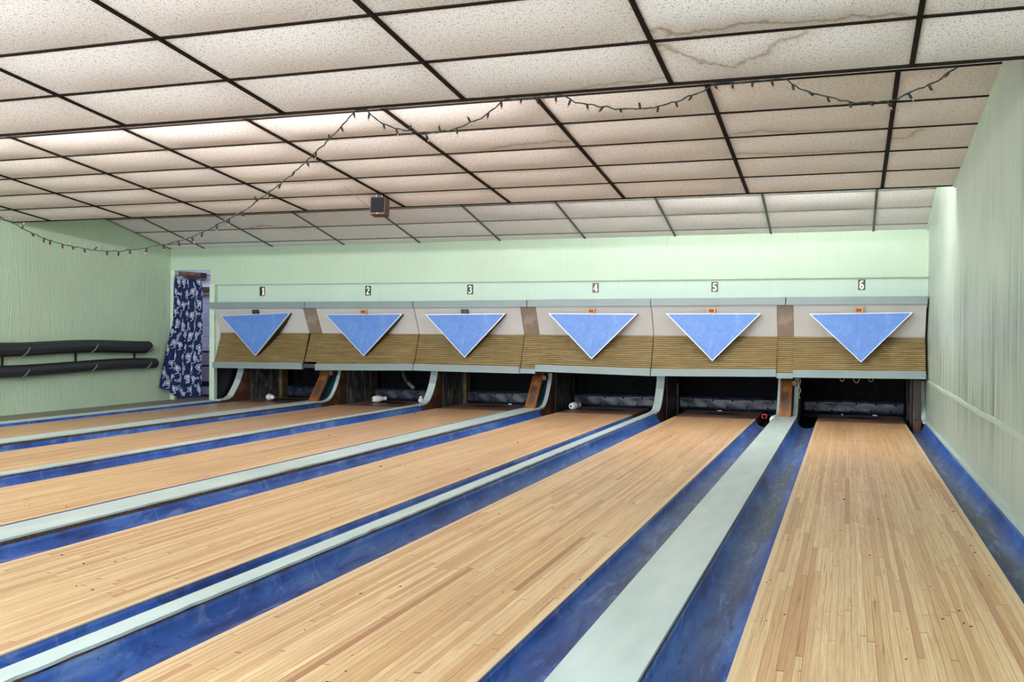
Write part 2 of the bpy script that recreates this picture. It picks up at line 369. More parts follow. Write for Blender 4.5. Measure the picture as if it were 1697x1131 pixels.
# ------------------------------------------------------------------ mesh helpers
class MB:
    def __init__(s): s.v = []; s.f = []; s.mi = []; s.cur = 0
    def add(s, vs, fs):
        o = len(s.v); s.v += [tuple(v) for v in vs]
        for f in fs: s.f.append([o + i for i in f]); s.mi.append(s.cur)
    def box(s, a, b):
        (x0, y0, z0), (x1, y1, z1) = a, b
        s.add([(x0, y0, z0), (x1, y0, z0), (x1, y1, z0), (x0, y1, z0), (x0, y0, z1), (x1, y0, z1), (x1, y1, z1), (x0, y1, z1)],
              [(0, 3, 2, 1), (4, 5, 6, 7), (0, 1, 5, 4), (1, 2, 6, 5), (2, 3, 7, 6), (3, 0, 4, 7)])
    def obox(s, mat, a, b):
        o = len(s.v); s.box(a, b)
        for i in range(o, len(s.v)): s.v[i] = tuple(mat @ Vector(s.v[i]))
    def prism_x(s, poly, x0, x1):           # polygon of (y, z), extruded along x
        n = len(poly)
        s.add([(x0, y, z) for y, z in poly] + [(x1, y, z) for y, z in poly],
              [tuple(range(n)), tuple(range(2 * n - 1, n - 1, -1))] + [(i, i + n, (i + 1) % n + n, (i + 1) % n) for i in range(n)])
    def prism_y(s, poly, y0, y1):           # polygon of (x, z), extruded along y
        n = len(poly)
        s.add([(x, y0, z) for x, z in poly] + [(x, y1, z) for x, z in poly],
              [tuple(range(n)), tuple(range(2 * n - 1, n - 1, -1))] + [(i, (i + 1) % n, (i + 1) % n + n, i + n) for i in range(n)])
    def ribbon_x(s, pts, x0, x1, th):       # a strip following (y, z) points, with thickness
        pr = []
        for i, (y, z) in enumerate(pts):
            a = pts[max(0, i - 1)]; b = pts[min(len(pts) - 1, i + 1)]
            t = Vector((b[0] - a[0], b[1] - a[1])).normalized()
            pr.append((y + t[1] * th, z - t[0] * th))
        vs = []
        for (y, z), (y2, z2) in zip(pts, pr): vs += [(x0, y, z), (x1, y, z), (x1, y2, z2), (x0, y2, z2)]
        fs = []
        for i in range(len(pts) - 1):
            o = i * 4
            for k in range(4): fs.append((o + k, o + (k + 1) % 4, o + 4 + (k + 1) % 4, o + 4 + k))
        fs += [(3, 2, 1, 0), tuple(len(vs) - 4 + k for k in range(4))]
        s.add(vs, fs)
    def tube(s, pts, r, n=8, cap=True):
        pts = [Vector(p) for p in pts]; rs = r if isinstance(r, (list, tuple)) else [r] * len(pts)
        vs, fs = [], []; ref = None
        for i, p in enumerate(pts):
            t = (pts[min(i + 1, len(pts) - 1)] - pts[max(i - 1, 0)]).normalized()
            if ref is None:
                ref = Vector((0, 0, 1)) if abs(t.z) < 0.9 else Vector((1, 0, 0))
            u = t.cross(ref).normalized(); v = u.cross(t).normalized(); ref = v
            for k in range(n):
                a = 2 * PI * k / n; vs.append(p + (u * math.cos(a) + v * math.sin(a)) * rs[i])
        for i in range(len(pts) - 1):
            for k in range(n): fs.append((i * n + k, i * n + (k + 1) % n, (i + 1) * n + (k + 1) % n, (i + 1) * n + k))
        if cap: fs += [tuple(range(n - 1, -1, -1)), tuple((len(pts) - 1) * n + k for k in range(n))]
        s.add(vs, fs)
    def build(s, name, mats, parent=None, smooth=False, loc=None, bevel=0.0):
        me = bpy.data.meshes.new(name); me.from_pydata(s.v, [], s.f); me.update()
        for m in (mats if isinstance(mats, (list, tuple)) else [mats]): me.materials.append(m)
        for p, i in zip(me.polygons, s.mi): p.material_index = i; p.use_smooth = smooth
        bm = bmesh.new(); bm.from_mesh(me); bmesh.ops.recalc_face_normals(bm, faces=bm.faces)
        if bevel: bmesh.ops.bevel(bm, geom=[e for e in bm.edges if len(e.link_faces) == 2 and e.calc_face_angle(0) > 0.5], offset=bevel, segments=2, affect='EDGES', profile=0.6)
        bm.to_mesh(me); bm.free()
        o = bpy.data.objects.new(name, me); C.objects.link(o)
        if loc is not None: o.location = loc
        if parent is not None: o.parent = parent
        return o

def tag(o, label=None, cat=None, group=None, kind=None):
    if label: o['label'] = label
    if cat: o['category'] = cat
    if group: o['group'] = group
    if kind: o['kind'] = kind
    return o
def empty(name, loc, label, cat, group=None, rz=0.0):
    o = bpy.data.objects.new(name, None); C.objects.link(o); o.location = loc; o.rotation_euler = (0, 0, rz)
    o.empty_display_size = 0.1
    return tag(o, label, cat, group)
def struct(name, mb, mats, label, **kw):
    return tag(mb.build(name, mats, **kw), label, name.split('_')[0], kind='structure')

# ------------------------------------------------------------------ ceiling: three sloping sections stepped like saw teeth
STAINS = {'A': [([(-0.908, 4.723), (-0.859, 4.699), (-0.822, 4.743), (-0.844, 4.807), (-0.749, 4.773), (-0.636, 4.759), (-0.535, 4.729), (-0.457, 4.688), (-0.383, 4.68), (-0.326, 4.744), (-0.243, 4.753), (-0.141, 4.77), (-0.04, 4.768), (0.02, 4.74), (0.081, 4.789), (0.18, 4.802), (0.28, 4.843)], 0.026),
                ([(-0.908, 4.907), (-0.851, 4.985), (-0.771, 5.073), (-0.688, 5.154), (-0.589, 5.217), (-0.489, 5.151), (-0.39, 5.053), (-0.307, 4.958), (-0.208, 4.912)], 0.022),
                ([(-1.502, 5.44), (-1.407, 5.381), (-1.268, 5.34), (-1.179, 5.339), (-1.088, 5.386), (-0.963, 5.362)], 0.009)],
          'B': [([(-3.014, 8.054), (-2.906, 7.987), (-2.691, 7.898), (-2.489, 7.892), (-2.348, 7.882), (-2.21, 7.946)], 0.016),
                ([(-0.92, 8.028), (-0.749, 7.942), (-0.64, 7.906), (-0.473, 8.0), (-0.263, 8.009), (-0.059, 8.02), (0.211, 8.074)], 0.02),
                ([(-0.919, 8.541), (-0.688, 8.516), (-0.43, 8.598), (-0.152, 8.57), (0.047, 8.62), (0.229, 8.72)], 0.018),
                ([(0.339, 8.362), (0.422, 8.33), (0.529, 8.165)], 0.022)],
          'C': [([(-8.2, 12.2), (-7.9, 12.05), (-7.6, 12.25), (-7.3, 12.2)], 0.03)]}
def seg_d(px, py, a, b):
    dx, dy = b[0] - a[0], b[1] - a[1]
    t = max(0, min(1, ((px - a[0]) * dx + (py - a[1]) * dy) / (dx * dx + dy * dy)))
    return math.hypot(px - a[0] - t * dx, py - a[1] - t * dy)
def stain_at(key, x, y):
    s = 0
    xx = x + 0.012 * math.sin(y * 43) + 0.006 * math.sin(y * 97 + x * 61); yy = y + 0.012 * math.sin(x * 37 + 1) + 0.007 * math.sin(x * 113)
    for poly, w_ in STAINS[key]:
        d = min(seg_d(xx, yy, poly[i], poly[i + 1]) for i in range(len(poly) - 1))
        s = max(s, math.exp(-(d / w_) ** 2), 0.30 * math.exp(-(d / (w_ * 4)) ** 2))
    return s

def ceiling(key, plane, y0, y1, yphase, sag0):
    z0, mm = plane; st = ST / math.sqrt(1 + mm * mm)
    xs = sorted([XL] + [G - i * TP for i in range(0, 9) if G - i * TP > XL + 0.02] + [XR])
    ys = [y0]; j = math.floor((y0 - yphase) / st) + 1
    while yphase + j * st < y1 - 0.02: ys.append(yphase + j * st); j += 1
    ys.append(y1)
    V, Fc, A = [], [], []
    rnd = random.Random(hash(key) % 100 + 3)
    for a in range(len(xs) - 1):
        for b in range(len(ys) - 1):
            xa, xb, ya, yb = xs[a], xs[a + 1], ys[b], ys[b + 1]
            fine = any(any(xa - .1 < p[0] < xb + .1 and ya - .1 < p[1] < yb + .1 for p in poly) for poly, _ in STAINS[key])
            nx, ny = (int((xb - xa) / 0.011), int((yb - ya) / 0.011)) if fine else (10, 10)
            nx = max(nx, 4); ny = max(ny, 4)
            sag = sag0 * (0.75 + 0.5 * rnd.random()) * min(1, (xb - xa) / 1.0) * min(1, (yb - ya) / 0.6)
            o = len(V)
            for i in range(nx + 1):
                for k in range(ny + 1):
                    u, v = i / nx, k / ny; x = xa + (xb - xa) * u; y = ya + (yb - ya) * v
                    sh = (1 - (2 * u - 1) ** 4) * math.sin(PI * v)
                    V.append((x, y, z0 + mm * y - sag * sh)); A.append(stain_at(key, x, y) if fine else 0.0)
            for i in range(nx):
                for k in range(ny):
                    p = o + i * (ny + 1) + k; Fc.append((p, p + 1, p + ny + 2, p + ny + 1))
    me = bpy.data.meshes.new('ceiling'); me.from_pydata(V, [], Fc); me.update()
    at = me.color_attributes.new('stain', 'FLOAT_COLOR', 'POINT')
    arr = np.zeros((len(V), 4), np.float32); arr[:, 0] = A; arr[:, 3] = 1
    at.data.foreach_set('color', arr.ravel())
    me.materials.append(MAT['tile' + key])
    for p in me.polygons: p.use_smooth = True
    ob = bpy.data.objects.new('ceiling', me); C.objects.link(ob)
    bars = MB(); hw = 0.0125
    def zz(y): return z0 + mm * y
    for x in xs[1:-1]:
        wv = hw * (1.25 if key == 'B' else 1.0)
        bars.add([(x - wv, y0, zz(y0) - .012), (x + wv, y0, zz(y0) - .012), (x + wv, y1, zz(y1) - .012), (x - wv, y1, zz(y1) - .012),
                  (x - wv, y0, zz(y0) + .03), (x + wv, y0, zz(y0) + .03), (x + wv, y1, zz(y1) + .03), (x - wv, y1, zz(y1) + .03)],
                 [(0, 3, 2, 1), (4, 5, 6, 7), (0, 1, 5, 4), (1, 2, 6, 5), (2, 3, 7, 6), (3, 0, 4, 7)])
    for y in ys[1:-1]:
        bars.box((XL, y - hw, zz(y) - .008), (XR, y + hw, zz(y) + .03))
    # wall angles
    for x, s_ in ((XL + 0.012, 1), (XR - 0.012, -1)):
        bars.add([(x - .012, y0, zz(y0) - .006), (x + .012, y0, zz(y0) - .006), (x + .012, y1, zz(y1) - .006), (x - .012, y1, zz(y1) - .006)], [(0, 1, 2, 3)])
    return ob, bars, ys
cA, bA, _ = ceiling('A', PA, -4.0, YA, 4.8639, 0.030)
cB, bB, ysB = ceiling('B', PB, 5.56, YB, 6.8909, 0.030)
cC, bC, _ = ceiling('C', PC, 10.0, YE, 11.6485, 0.026)
tag(cA, 'near sloping section of perforated ceiling tiles above the photographer', 'ceiling', kind='structure')
tag(cB, 'middle sloping section of yellowed ceiling tiles between the two steps', 'ceiling', kind='structure')
tag(cC, 'far low section of ceiling tiles above the pinsetters', 'ceiling', kind='structure')
# edge trim of each lip
zA, zBl = PA[0] + PA[1] * YA, PB[0] + PB[1] * YB
bA.box((XL, YA - 0.014, zA - 0.012), (XR, YA + 0.012, zA + 0.05))
bB.box((XL, YB - 0.012, zBl - 0.010), (XR, YB + 0.012, zBl + 0.04))
struct('trim_1', bA, MAT['tbar'], 'dark brown metal grid bars of the near ceiling section')
struct('trim_2', bB, MAT['tbar'], 'dark brown metal grid bars of the middle ceiling section')
struct('trim_3', bC, MAT['tbar_far'], 'grey green metal grid bars of the far ceiling section')
r_ = MB(); r_.box((XL, YA + 0.03, zA + 0.0), (XR, YA + 0.07, PB[0] + PB[1] * 5.5 + 0.02))
r_.box((XL, YB + 0.015, zBl + 0.0), (XR, YB + 0.05, PC[0] + PC[1] * 10 + 0.02))
tag(r_.build('ceiling_riser', MAT['tileC']), 'upright boards closing the two ceiling steps', 'ceiling', kind='structure')
up_ = MB(); up_.box((XL - .2, -4.0, 3.75), (XR + .2, 15.6, 3.8))
tag(up_.build('roof_deck', MAT['black']), 'dark roof deck above the hung ceiling', 'ceiling', kind='structure')

# ------------------------------------------------------------------ walls
mb = MB(); mb.box((XL - 0.12, Y_NEAR, -0.3), (XL, YE, 3.8))
struct('wall_left', mb, MAT['wall_left'], 'pale green grooved panel wall on the left')
mb = MB(); mb.box((XR, Y_NEAR, -0.3), (XR + 0.12, 15.6, 3.8))
struct('wall_right', mb, MAT['wall_right'], 'pale green weathered panel wall on the right with grimy streaks')
mb = MB()                                     # upper fascia with the doorway notch on its left
mb.box((XL, YE, ZD), (-9.51, YE + 0.04, 3.8)); mb.box((-9.51, YE, ZB), (XR, YE + 0.04, 3.8))
mb.box((-9.5, YE + 0.005, ZB - 0.012), (XR - 0.005, YE + 0.045, ZB - 0.001))
struct('wall_back', mb, MAT['wall_back'], 'pale green fascia wall above the pinsetters')
mb = MB(); mb.box((-9.43, YE + 0.065, 1.45), (XR, YE + 0.10, ZB + 0.1))
tag(mb.build('wall_band', MAT['wall_band']), 'recessed mint band carrying the lane numbers', 'wall', kind='structure')
mb = MB(); mb.box((XL + 0.01, YE - 0.015, 0), (XL + 0.09, YE + 0.05, ZD)); 
tag(mb.build('door_jamb', MAT['mint_trim'], bevel=0.004), 'mint painted door jamb beside the blue curtain', 'door', kind='structure')
mb = MB(); mb.box((-9.515, YE - 0.02, -0.02), (-9.425, YE + 0.06, ZB + 0.0))
tag(mb.build('end_post', MAT['mint_trim'], bevel=0.003), 'narrow mint post between the doorway and the first pinsetter', 'wall', kind='structure')
mb = MB()                                     # joint moulding along the right wall
n_ = 60
for i in range(n_):
    ya, yb = 4.0 + 8.95 * i / n_, 4.0 + 8.95 * (i + 1) / n_
    za = 0.545 + 0.0025 * math.sin(i * 0.9) + 0.003 * math.sin(i * 0.37); zb_ = 0.545 + 0.0025 * math.sin((i + 1) * 0.9) + 0.003 * math.sin((i + 1) * 0.37)
    mb.add([(XR - .012, ya, za - .02), (XR + .01, ya, za - .02), (XR + .01, yb, zb_ - .02), (XR - .012, yb, zb_ - .02),
            (XR - .012, ya, za + .012), (XR + .01, ya, za + .02), (XR + .01, yb, zb_ + .02), (XR - .012, yb, zb_ + .012)],
           [(0, 3, 2, 1), (4, 5, 6, 7), (0, 1, 5, 4), (1, 2, 6, 5), (2, 3, 7, 6), (3, 0, 4, 7)])
struct('trim_4', mb, MAT['mint_trim'], 'wavy painted joint moulding running along the right wall')
mb = MB()                                     # cove strips where ceiling meets the right wall
for (pl, a, b) in ((PB, 5.56, YB), (PC, 10.0, YE)):
    za, zb_ = pl[0] + pl[1] * a, pl[0] + pl[1] * b
    mb.add([(XR - .03, a, za - .012), (XR, a, za - .03), (XR, b, zb_ - .03), (XR - .03, b, zb_ - .012), (XR - .03, a, za + .02), (XR - .03, b, zb_ + .02)],
           [(0, 1, 2, 3), (0, 3, 5, 4)])
struct('trim_5', mb, MAT['mint_trim'], 'mint cove strip between the ceiling and the right wall')
mb = MB(); mb.box((XL, Y_NEAR, -0.3), (-9.47, YE + 0.6, 0.0))
struct('floor', mb, MAT['ledge'], 'grey brown walkway floor along the left wall')
mb = MB(); mb.box((-9.47, Y_NEAR, -0.30), (XR, 15.6, -0.13))
tag(mb.build('floor_base', MAT['black']), 'dark floor under the lanes and pits', 'floor', kind='structure')
mb = MB(); mb.box((-9.505, YE + 0.06, -0.1), (-9.47, 15.4, 2.2)); mb.box((-9.47, 15.35, -0.2), (XR, 15.45, 3.8)); mb.box((-9.47, 13.3, 1.5), (XR, 15.35, 1.55)); mb.box((-9.47, 13.115+.06, 1.44), (XR, 13.35, 1.55))  # cover boxes added so no light leaks into the pits
tag(mb.build('pit_enclosure', MAT['black']), 'black rear wall of the ball pits with an added cover keeping light out', 'wall', kind='structure')

# room behind the doorway
mb = MB()
m = NT('painted_block_wall', 0.7, 0.3)
x, y, z = m.xyz(m.pos())
br = m.node('ShaderNodeTexBrick'); m.put(br.inputs['Vector'], m.comb(x, z))
br.inputs['Color1'].default_value = (*srgb(206, 206, 222), 1); br.inputs['Color2'].default_value = (*srgb(190, 190, 208), 1)
br.inputs['Mortar'].default_value = (*srgb(160, 160, 182), 1); br.inputs['Scale'].default_value = 1.0
br.inputs['Mortar Size'].default_value = 0.006; br.inputs['Brick Width'].default_value = 0.4; br.inputs['Row Height'].default_value = 0.2
m.col(br.outputs[0]); MAT['blockwall'] = m.m
mb.box((-12.6, 14.6, -0.2), (-9.5, 14.7, 2.6)); mb.box((-12.7, YE, -0.2), (-12.6, 14.7, 2.6)); mb.box((-12.6, YE, 2.5), (-9.5, 14.7, 2.6))
mb.box((-12.6, YE, -0.2), (XL - 0.12, YE + 0.05, 2.6))
tag(mb.build('wall_machine_room', MAT['blockwall']), 'lavender white block wall seen through the doorway', 'wall', kind='structure')
mb = MB(); mb.box((-12.6, YE + .05, -0.2), (-9.515, 14.6, -0.005))
tag(mb.build('floor_machine_room', MAT['dark_metal']), 'dark floor behind the doorway', 'floor', kind='structure')
mb = MB()
mb.obox(Matrix.Translation((-10.92, 14.5, 2.10)) @ Matrix.Rotation(math.radians(4), 4, 'Y'), (-0.24, -0.08, -0.04), (0.22, 0.08, 0.04))
tag(mb.build('timber_beam', MAT['beam'], bevel=0.006), 'rough brown timber beam at the top of the doorway behind the curtain', 'beam')
mb = MB(); mb.box((-10.9, 14.45, 1.80), (-10.0, 14.598, 1.875))
tag(mb.build('timber_beam', MAT['beam'], bevel=0.006), 'short brown timber rail on the block wall right of the curtain', 'beam')
cb = empty('metal_cabinet', (-10.75, 14.35, 0), 'lavender white metal cabinet on the floor behind the doorway', 'cabinet')
mb = MB(); mb.box((-0.75, -0.2, 0.06), (0.75, 0.24, 0.76)); mb.build('body', MAT['dark_metal'], cb)
mb = MB(); mb.box((-0.77, -0.22, 0.76), (0.77, 0.245, 0.785)); mb.build('top', MAT['cabinet'], cb, bevel=0.004)
for z0_, z1_ in ((0.52, 0.73), (0.24, 0.49), (0.02, 0.15)):
    mb = MB(); mb.box((-0.74, -0.225, z0_), (0.74, -0.2, z1_)); mb.build('drawer', MAT['cabinet'], cb, bevel=0.004)
mb = MB(); mb.box((-0.75, -0.2, 0), (0.75, 0.2, 0.06)); mb.build('plinth', MAT['dark_metal'], cb)

# ------------------------------------------------------------------ lanes
NUMW = ['one', 'two', 'three', 'four', 'five', 'six']
lane_txt = ['pinkish wooden bowling lane below the number 1, farthest left',
            'pinkish wooden bowling lane below the number 2',
            'worn wooden bowling lane below the number 3 with a dark spot on its pin deck',
            'wooden bowling lane below the number 4 with long brown streaks near the left frame edge',
            'wide pale wooden bowling lane below the number 5 crossing the bottom centre',
            'pale wooden bowling lane below the number 6 beside the right wall']
for i, x0 in enumerate(LX):
    t = empty('bowling_lane', (x0, 0, 0), lane_txt[i], 'bowling lane', 'bowling lanes side by side')
    mb = MB(); mb.box((0, Y_NEAR, -0.11), (W, 13.12, 0)); mb.build('lane_bed', MAT['lane'], t)
    d = 14.30
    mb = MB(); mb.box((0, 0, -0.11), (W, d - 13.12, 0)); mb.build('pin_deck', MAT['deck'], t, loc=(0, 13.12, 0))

# gutters: one channel each side of every lane
def gutter_profile(w_, side, rise):
    h = w_ / 2; pts = []
    for k in range(17):
        a = PI * k / 16; x = -h * math.cos(a); z = -0.088 * math.sin(a) ** 0.85 - 0.006
        f = max(0.0, side * x / h); pts.append((x, z + rise * f ** 3))
    return pts
def make_gutter(xa, xb, label, side, rise, y1=13.08):
    w_ = xb - xa; pr = gutter_profile(w_, side, rise); ny = 40; V, Fc = [], []
    xm = (xa + xb) / 2
    for j in range(ny + 1):
        y = Y_NEAR + (y1 - Y_NEAR) * j / ny
        wob = 0.002 * math.sin(j * 1.7)
        for (px_, pz) in pr: V.append((px_ , y, pz + wob * (pz < -0.05)))
    n = len(pr)
    for j in range(ny):
        for k in range(n - 1): Fc.append((j * n + k, j * n + k + 1, (j + 1) * n + k + 1, (j + 1) * n + k))
    o2 = len(V)
    V += [(px_, y_, z_ - 0.008) for (px_, y_, z_) in V]
    Fc += [tuple(reversed([q + o2 for q in f])) for f in Fc[:]]
    for j in range(ny):
        for k in (0, n - 1): Fc.append((j * n + k, (j + 1) * n + k, o2 + (j + 1) * n + k, o2 + j * n + k))
    mb = MB(); mb.add(V, Fc)
    o = mb.build('gutter', MAT['gutter'], smooth=True, loc=(xm, 0, 0))
    return tag(o, label, 'gutter', 'blue gutters beside the lanes')
halfw = lambda i: (NARROW if i in (2, 4) else WIDE) / 2
CAPX = []
for i in range(6):
    if i == 0: CAPX.append((-9.47, -9.335))
    else: CAPX.append((GAPC[i] - halfw(i), GAPC[i] + halfw(i)))
CAPX.append((0.917, XR - 0.001))
for i in range(6):
    make_gutter(CAPX[i][1] + 0.001, LX[i] + 0.0, 'blue painted gutter along the left side of lane %s' % NUMW[i], -1, (0.012, 0.022, 0.034, 0.024, 0.037, 0.037)[i])
    make_gutter(LX[i] + W, CAPX[i + 1][0] - 0.001, 'blue painted gutter along the right side of lane %s' % NUMW[i], 1, 0.036)
cap_txt = ['low mint board along the walkway, left of the first lane',
           'wide mint divider with a chipped brown edge between lanes one and two',
           'narrow mint divider between lanes two and three',
           'wide mint divider with a ragged brown edge between lanes three and four',
           'narrow mint divider between lanes four and five',
           'wide pale mint divider between lanes five and six',
           'thin mint kick strip between the last gutter and the right wall']
for i, (xa, xb) in enumerate(CAPX):
    zt = 0.022 if i == 0 else CAPZ
    t = empty('lane_divider', ((xa + xb) / 2, 0, 0), cap_txt[i], 'lane divider', 'mint dividers between the lanes')
    hw_ = (xb - xa) / 2
    rr = random.Random(i)
    # painted top with a slightly ragged edge
    mb = MB(); n = 220; V, Fc = [], []
    for j in range(n + 1):
        y = Y_NEAR + (13.06 - Y_NEAR) * j / n
        rag = 0.0 if i in (5, 6, 0) else max(0, rr.gauss(0, 0.004))
        if i in (1, 3): rag += max(0, 0.006 * math.sin(j * 0.31 + i) + 0.004 * math.sin(j * 1.3))
        V += [(-hw_, y, zt - .012), (-hw_, y, zt), (hw_ - rag, y, zt), (hw_ - rag, y, zt - .012)]
    for j in range(n):
        for k in range(3): Fc.append((j * 4 + k, j * 4 + k + 1, j * 4 + 5 + k, j * 4 + 4 + k))
    Fc += [(0, 3, 2, 1), (n * 4, n * 4 + 1, n * 4 + 2, n * 4 + 3)]
    mb.add(V, Fc); mb.build('painted_top', MAT['cap'], t)
    mb = MB()
    # packed core below the top, its long faces uneven
    V, Fc = [], []; side = 0.003 if i in (1, 3, 4, 2) else 0.0005
    for j in range(n + 1):
        y = Y_NEAR + (13.06 - Y_NEAR) * j / n
        e = hw_ - side - (max(0, rr.gauss(0.0, 0.003)) if side > 0.001 else 0)
        V += [(-hw_ + .001, y, -0.125), (-hw_ + .001, y, zt - .0125), (e, y, zt - .0125), (e - 0.002, y, -0.125)]
    for j in range(n):
        for k in range(4): Fc.append((j * 4 + k, j * 4 + (k + 1) % 4, j * 4 + 4 + (k + 1) % 4, j * 4 + 4 + k))
    Fc += [(0, 3, 2, 1), (n * 4, n * 4 + 1, n * 4 + 2, n * 4 + 3)]
    mb.add(V, Fc); mb.build('side_board', MAT['chip'] if i not in (0, 6) else MAT['cap'], t)

# ------------------------------------------------------------------ kickbacks (upright partitions of the pits) with curved mint flashes
FL = [(13.02, 0.05), (13.16, 0.052), (13.28, 0.062), (13.37, 0.095), (13.44, 0.145), (13.51, 0.22), (13.57, 0.30), (13.615, 0.375), (13.65, 0.45), (13.67, 0.52)]
FL_LOW = [(y, max(z - 0.02, 0.022) if z < 0.1 else z) for y, z in FL]
def curve_fill(fl, back, zb_, off=0.022):
    pts = [(y + off, z - 0.004) for y, z in fl]
    return pts + [(pts[-1][0], 0.62), (back, 0.62), (back, zb_), (pts[0][0] + 0.08, zb_)]
kick_txt = ['brown and black pit partition left of lane one with a curved mint strip',
            'brown and black pit partition between lanes one and two with a leaning wooden post',
            'brown and black pit partition between lanes two and three with one curved mint strip',
            'brown and black pit partition between lanes three and four with a worn leaning post',
            'dark pit partition between lanes four and five with one curved mint strip',
            'pit partition between lanes five and six with an upright scorched wooden post',
            'dark pit partition against the right wall beside lane six']
for i in range(7):
    if i == 0: xa, xb = -9.40, -9.30
    elif i == 6: xa, xb = 0.80, 0.89
    else:
        hw_ = 0.055 if i in (2, 4) else 0.135
        xa, xb = GAPC[i] - hw_, GAPC[i] + hw_
    t = empty('pit_partition', ((xa + xb) / 2, 13.5, -0.1), kick_txt[i], 'partition', 'pit partitions between the lanes')
    ox, oy, oz = -(xa + xb) / 2, -13.5, 0.1
    def part(mb, name, mat, **kw):
        mb.v = [(a + ox, b + oy, c + oz) for a, b, c in mb.v]
        return mb.build(name, mat, t, **kw)
    fl = FL_LOW if i == 0 else FL
    mb = MB(); mb.prism_x(curve_fill(fl, 15.3, -0.125), xa + 0.012, xb - 0.012); part(mb, 'body', MAT['brown'])
    # scuffed metal plates on both faces, deeper in
    for xs_ in ((xb - 0.012, xb - 0.004), (xa + 0.004, xa + 0.012)):
        mb = MB(); mb.box((xs_[0], 13.90, -0.12), (xs_[1], 14.72, 0.58)); part(mb, 'side_plate', MAT['plate'])
        mb = MB(); mb.box((xs_[0], 14.93, -0.12), (xs_[1], 15.3, 0.60)); part(mb, 'rear_plate', MAT['black'])
    if i in (0, 2):
        mb = MB(); mb.box((xb - 0.012, 14.73, -0.12), (xb + 0.05, 14.92, 0.46)); part(mb, 'tan_post', MAT['tanpost'], bevel=0.004)
    if i == 4:
        mb = MB(); mb.box((xb - 0.012, 14.78, -0.12), (xb + 0.012, 14.86, 0.36)); part(mb, 'tan_post', MAT['tanpost'], bevel=0.002)
    if i < 6:
        mb = MB(); mb.box((xb - 0.006, 13.885, -0.05), (xb - 0.001, 13.9, 0.50)); part(mb, 'metal_edge', MAT['tie'])
    if i in (2, 4):
        mb = MB(); mb.ribbon_x(fl, xa, xb, 0.02); part(mb, 'curved_strip', MAT['cap'])
    elif i == 0:
        mb = MB(); mb.ribbon_x(fl, xa - 0.01, xb, 0.02); part(mb, 'curved_strip', MAT['cap'])
    elif i == 6:
        mb = MB(); mb.ribbon_x([(y - 0.1, z) for y, z in fl], xb + 0.001, xb + 0.055, 0.02); part(mb, 'curved_strip', MAT['cap'])
        mb = MB(); mb.box((xa - 0.005, 13.25, -0.12), (xb - 0.002, 13.34, 0.60)); part(mb, 'corner_post', MAT['cornerwood'], bevel=0.006)
    else:
        mb = MB(); mb.ribbon_x(fl, xa, xa + 0.05, 0.02); part(mb, 'curved_strip', MAT['cap'])
        mb = MB(); mb.ribbon_x(fl, xb - 0.055, xb, 0.02); part(mb, 'curved_strip', MAT['cap'])
        mb = MB(); mb.ribbon_x([(y + 0.012, z - 0.004) for y, z in fl[2:]], xa + 0.05, xb - 0.055, 0.01); part(mb, 'channel_backing', MAT['teal'])
        # leaning post: board with two raised edges
        c0 = (xa + xb) / 2 - 0.012
        base, top = Vector((0, 13.07, 0.045)), Vector((0, 13.50, 0.53))
        def lean(x0, x1, th0, th1):
            t_ = (top - base).normalized(); nn = Vector((0, -t_.z, t_.y))
            vs = []
            for q in (base, top):
                for (xx, tt) in ((x0, th0), (x1, th0), (x1, th1), (x0, th1)): v = q + nn * tt; vs.append((xx, v.y, v.z))
            mb = MB(); mb.add(vs, [(0, 3, 2, 1), (4, 5, 6, 7), (0, 1, 5, 4), (1, 2, 6, 5), (2, 3, 7, 6), (3, 0, 4, 7)]); return mb
        part(lean(c0 - 0.045, c0 + 0.045, -0.03, 0.0), 'post_board', MAT['postwood'])
        part(lean(c0 - 0.075, c0 - 0.045, -0.03, 0.012), 'post_edge', MAT['postedge'])
        part(lean(c0 + 0.045, c0 + 0.075, -0.03, 0.012), 'post_edge', MAT['postedge'])
        mb = MB(); mb.box((c0 + 0.07, 13.42, 0.43), (c0 + 0.13, 13.52, 0.50)); part(mb, 'bracket', MAT['postedge'], bevel=0.01)

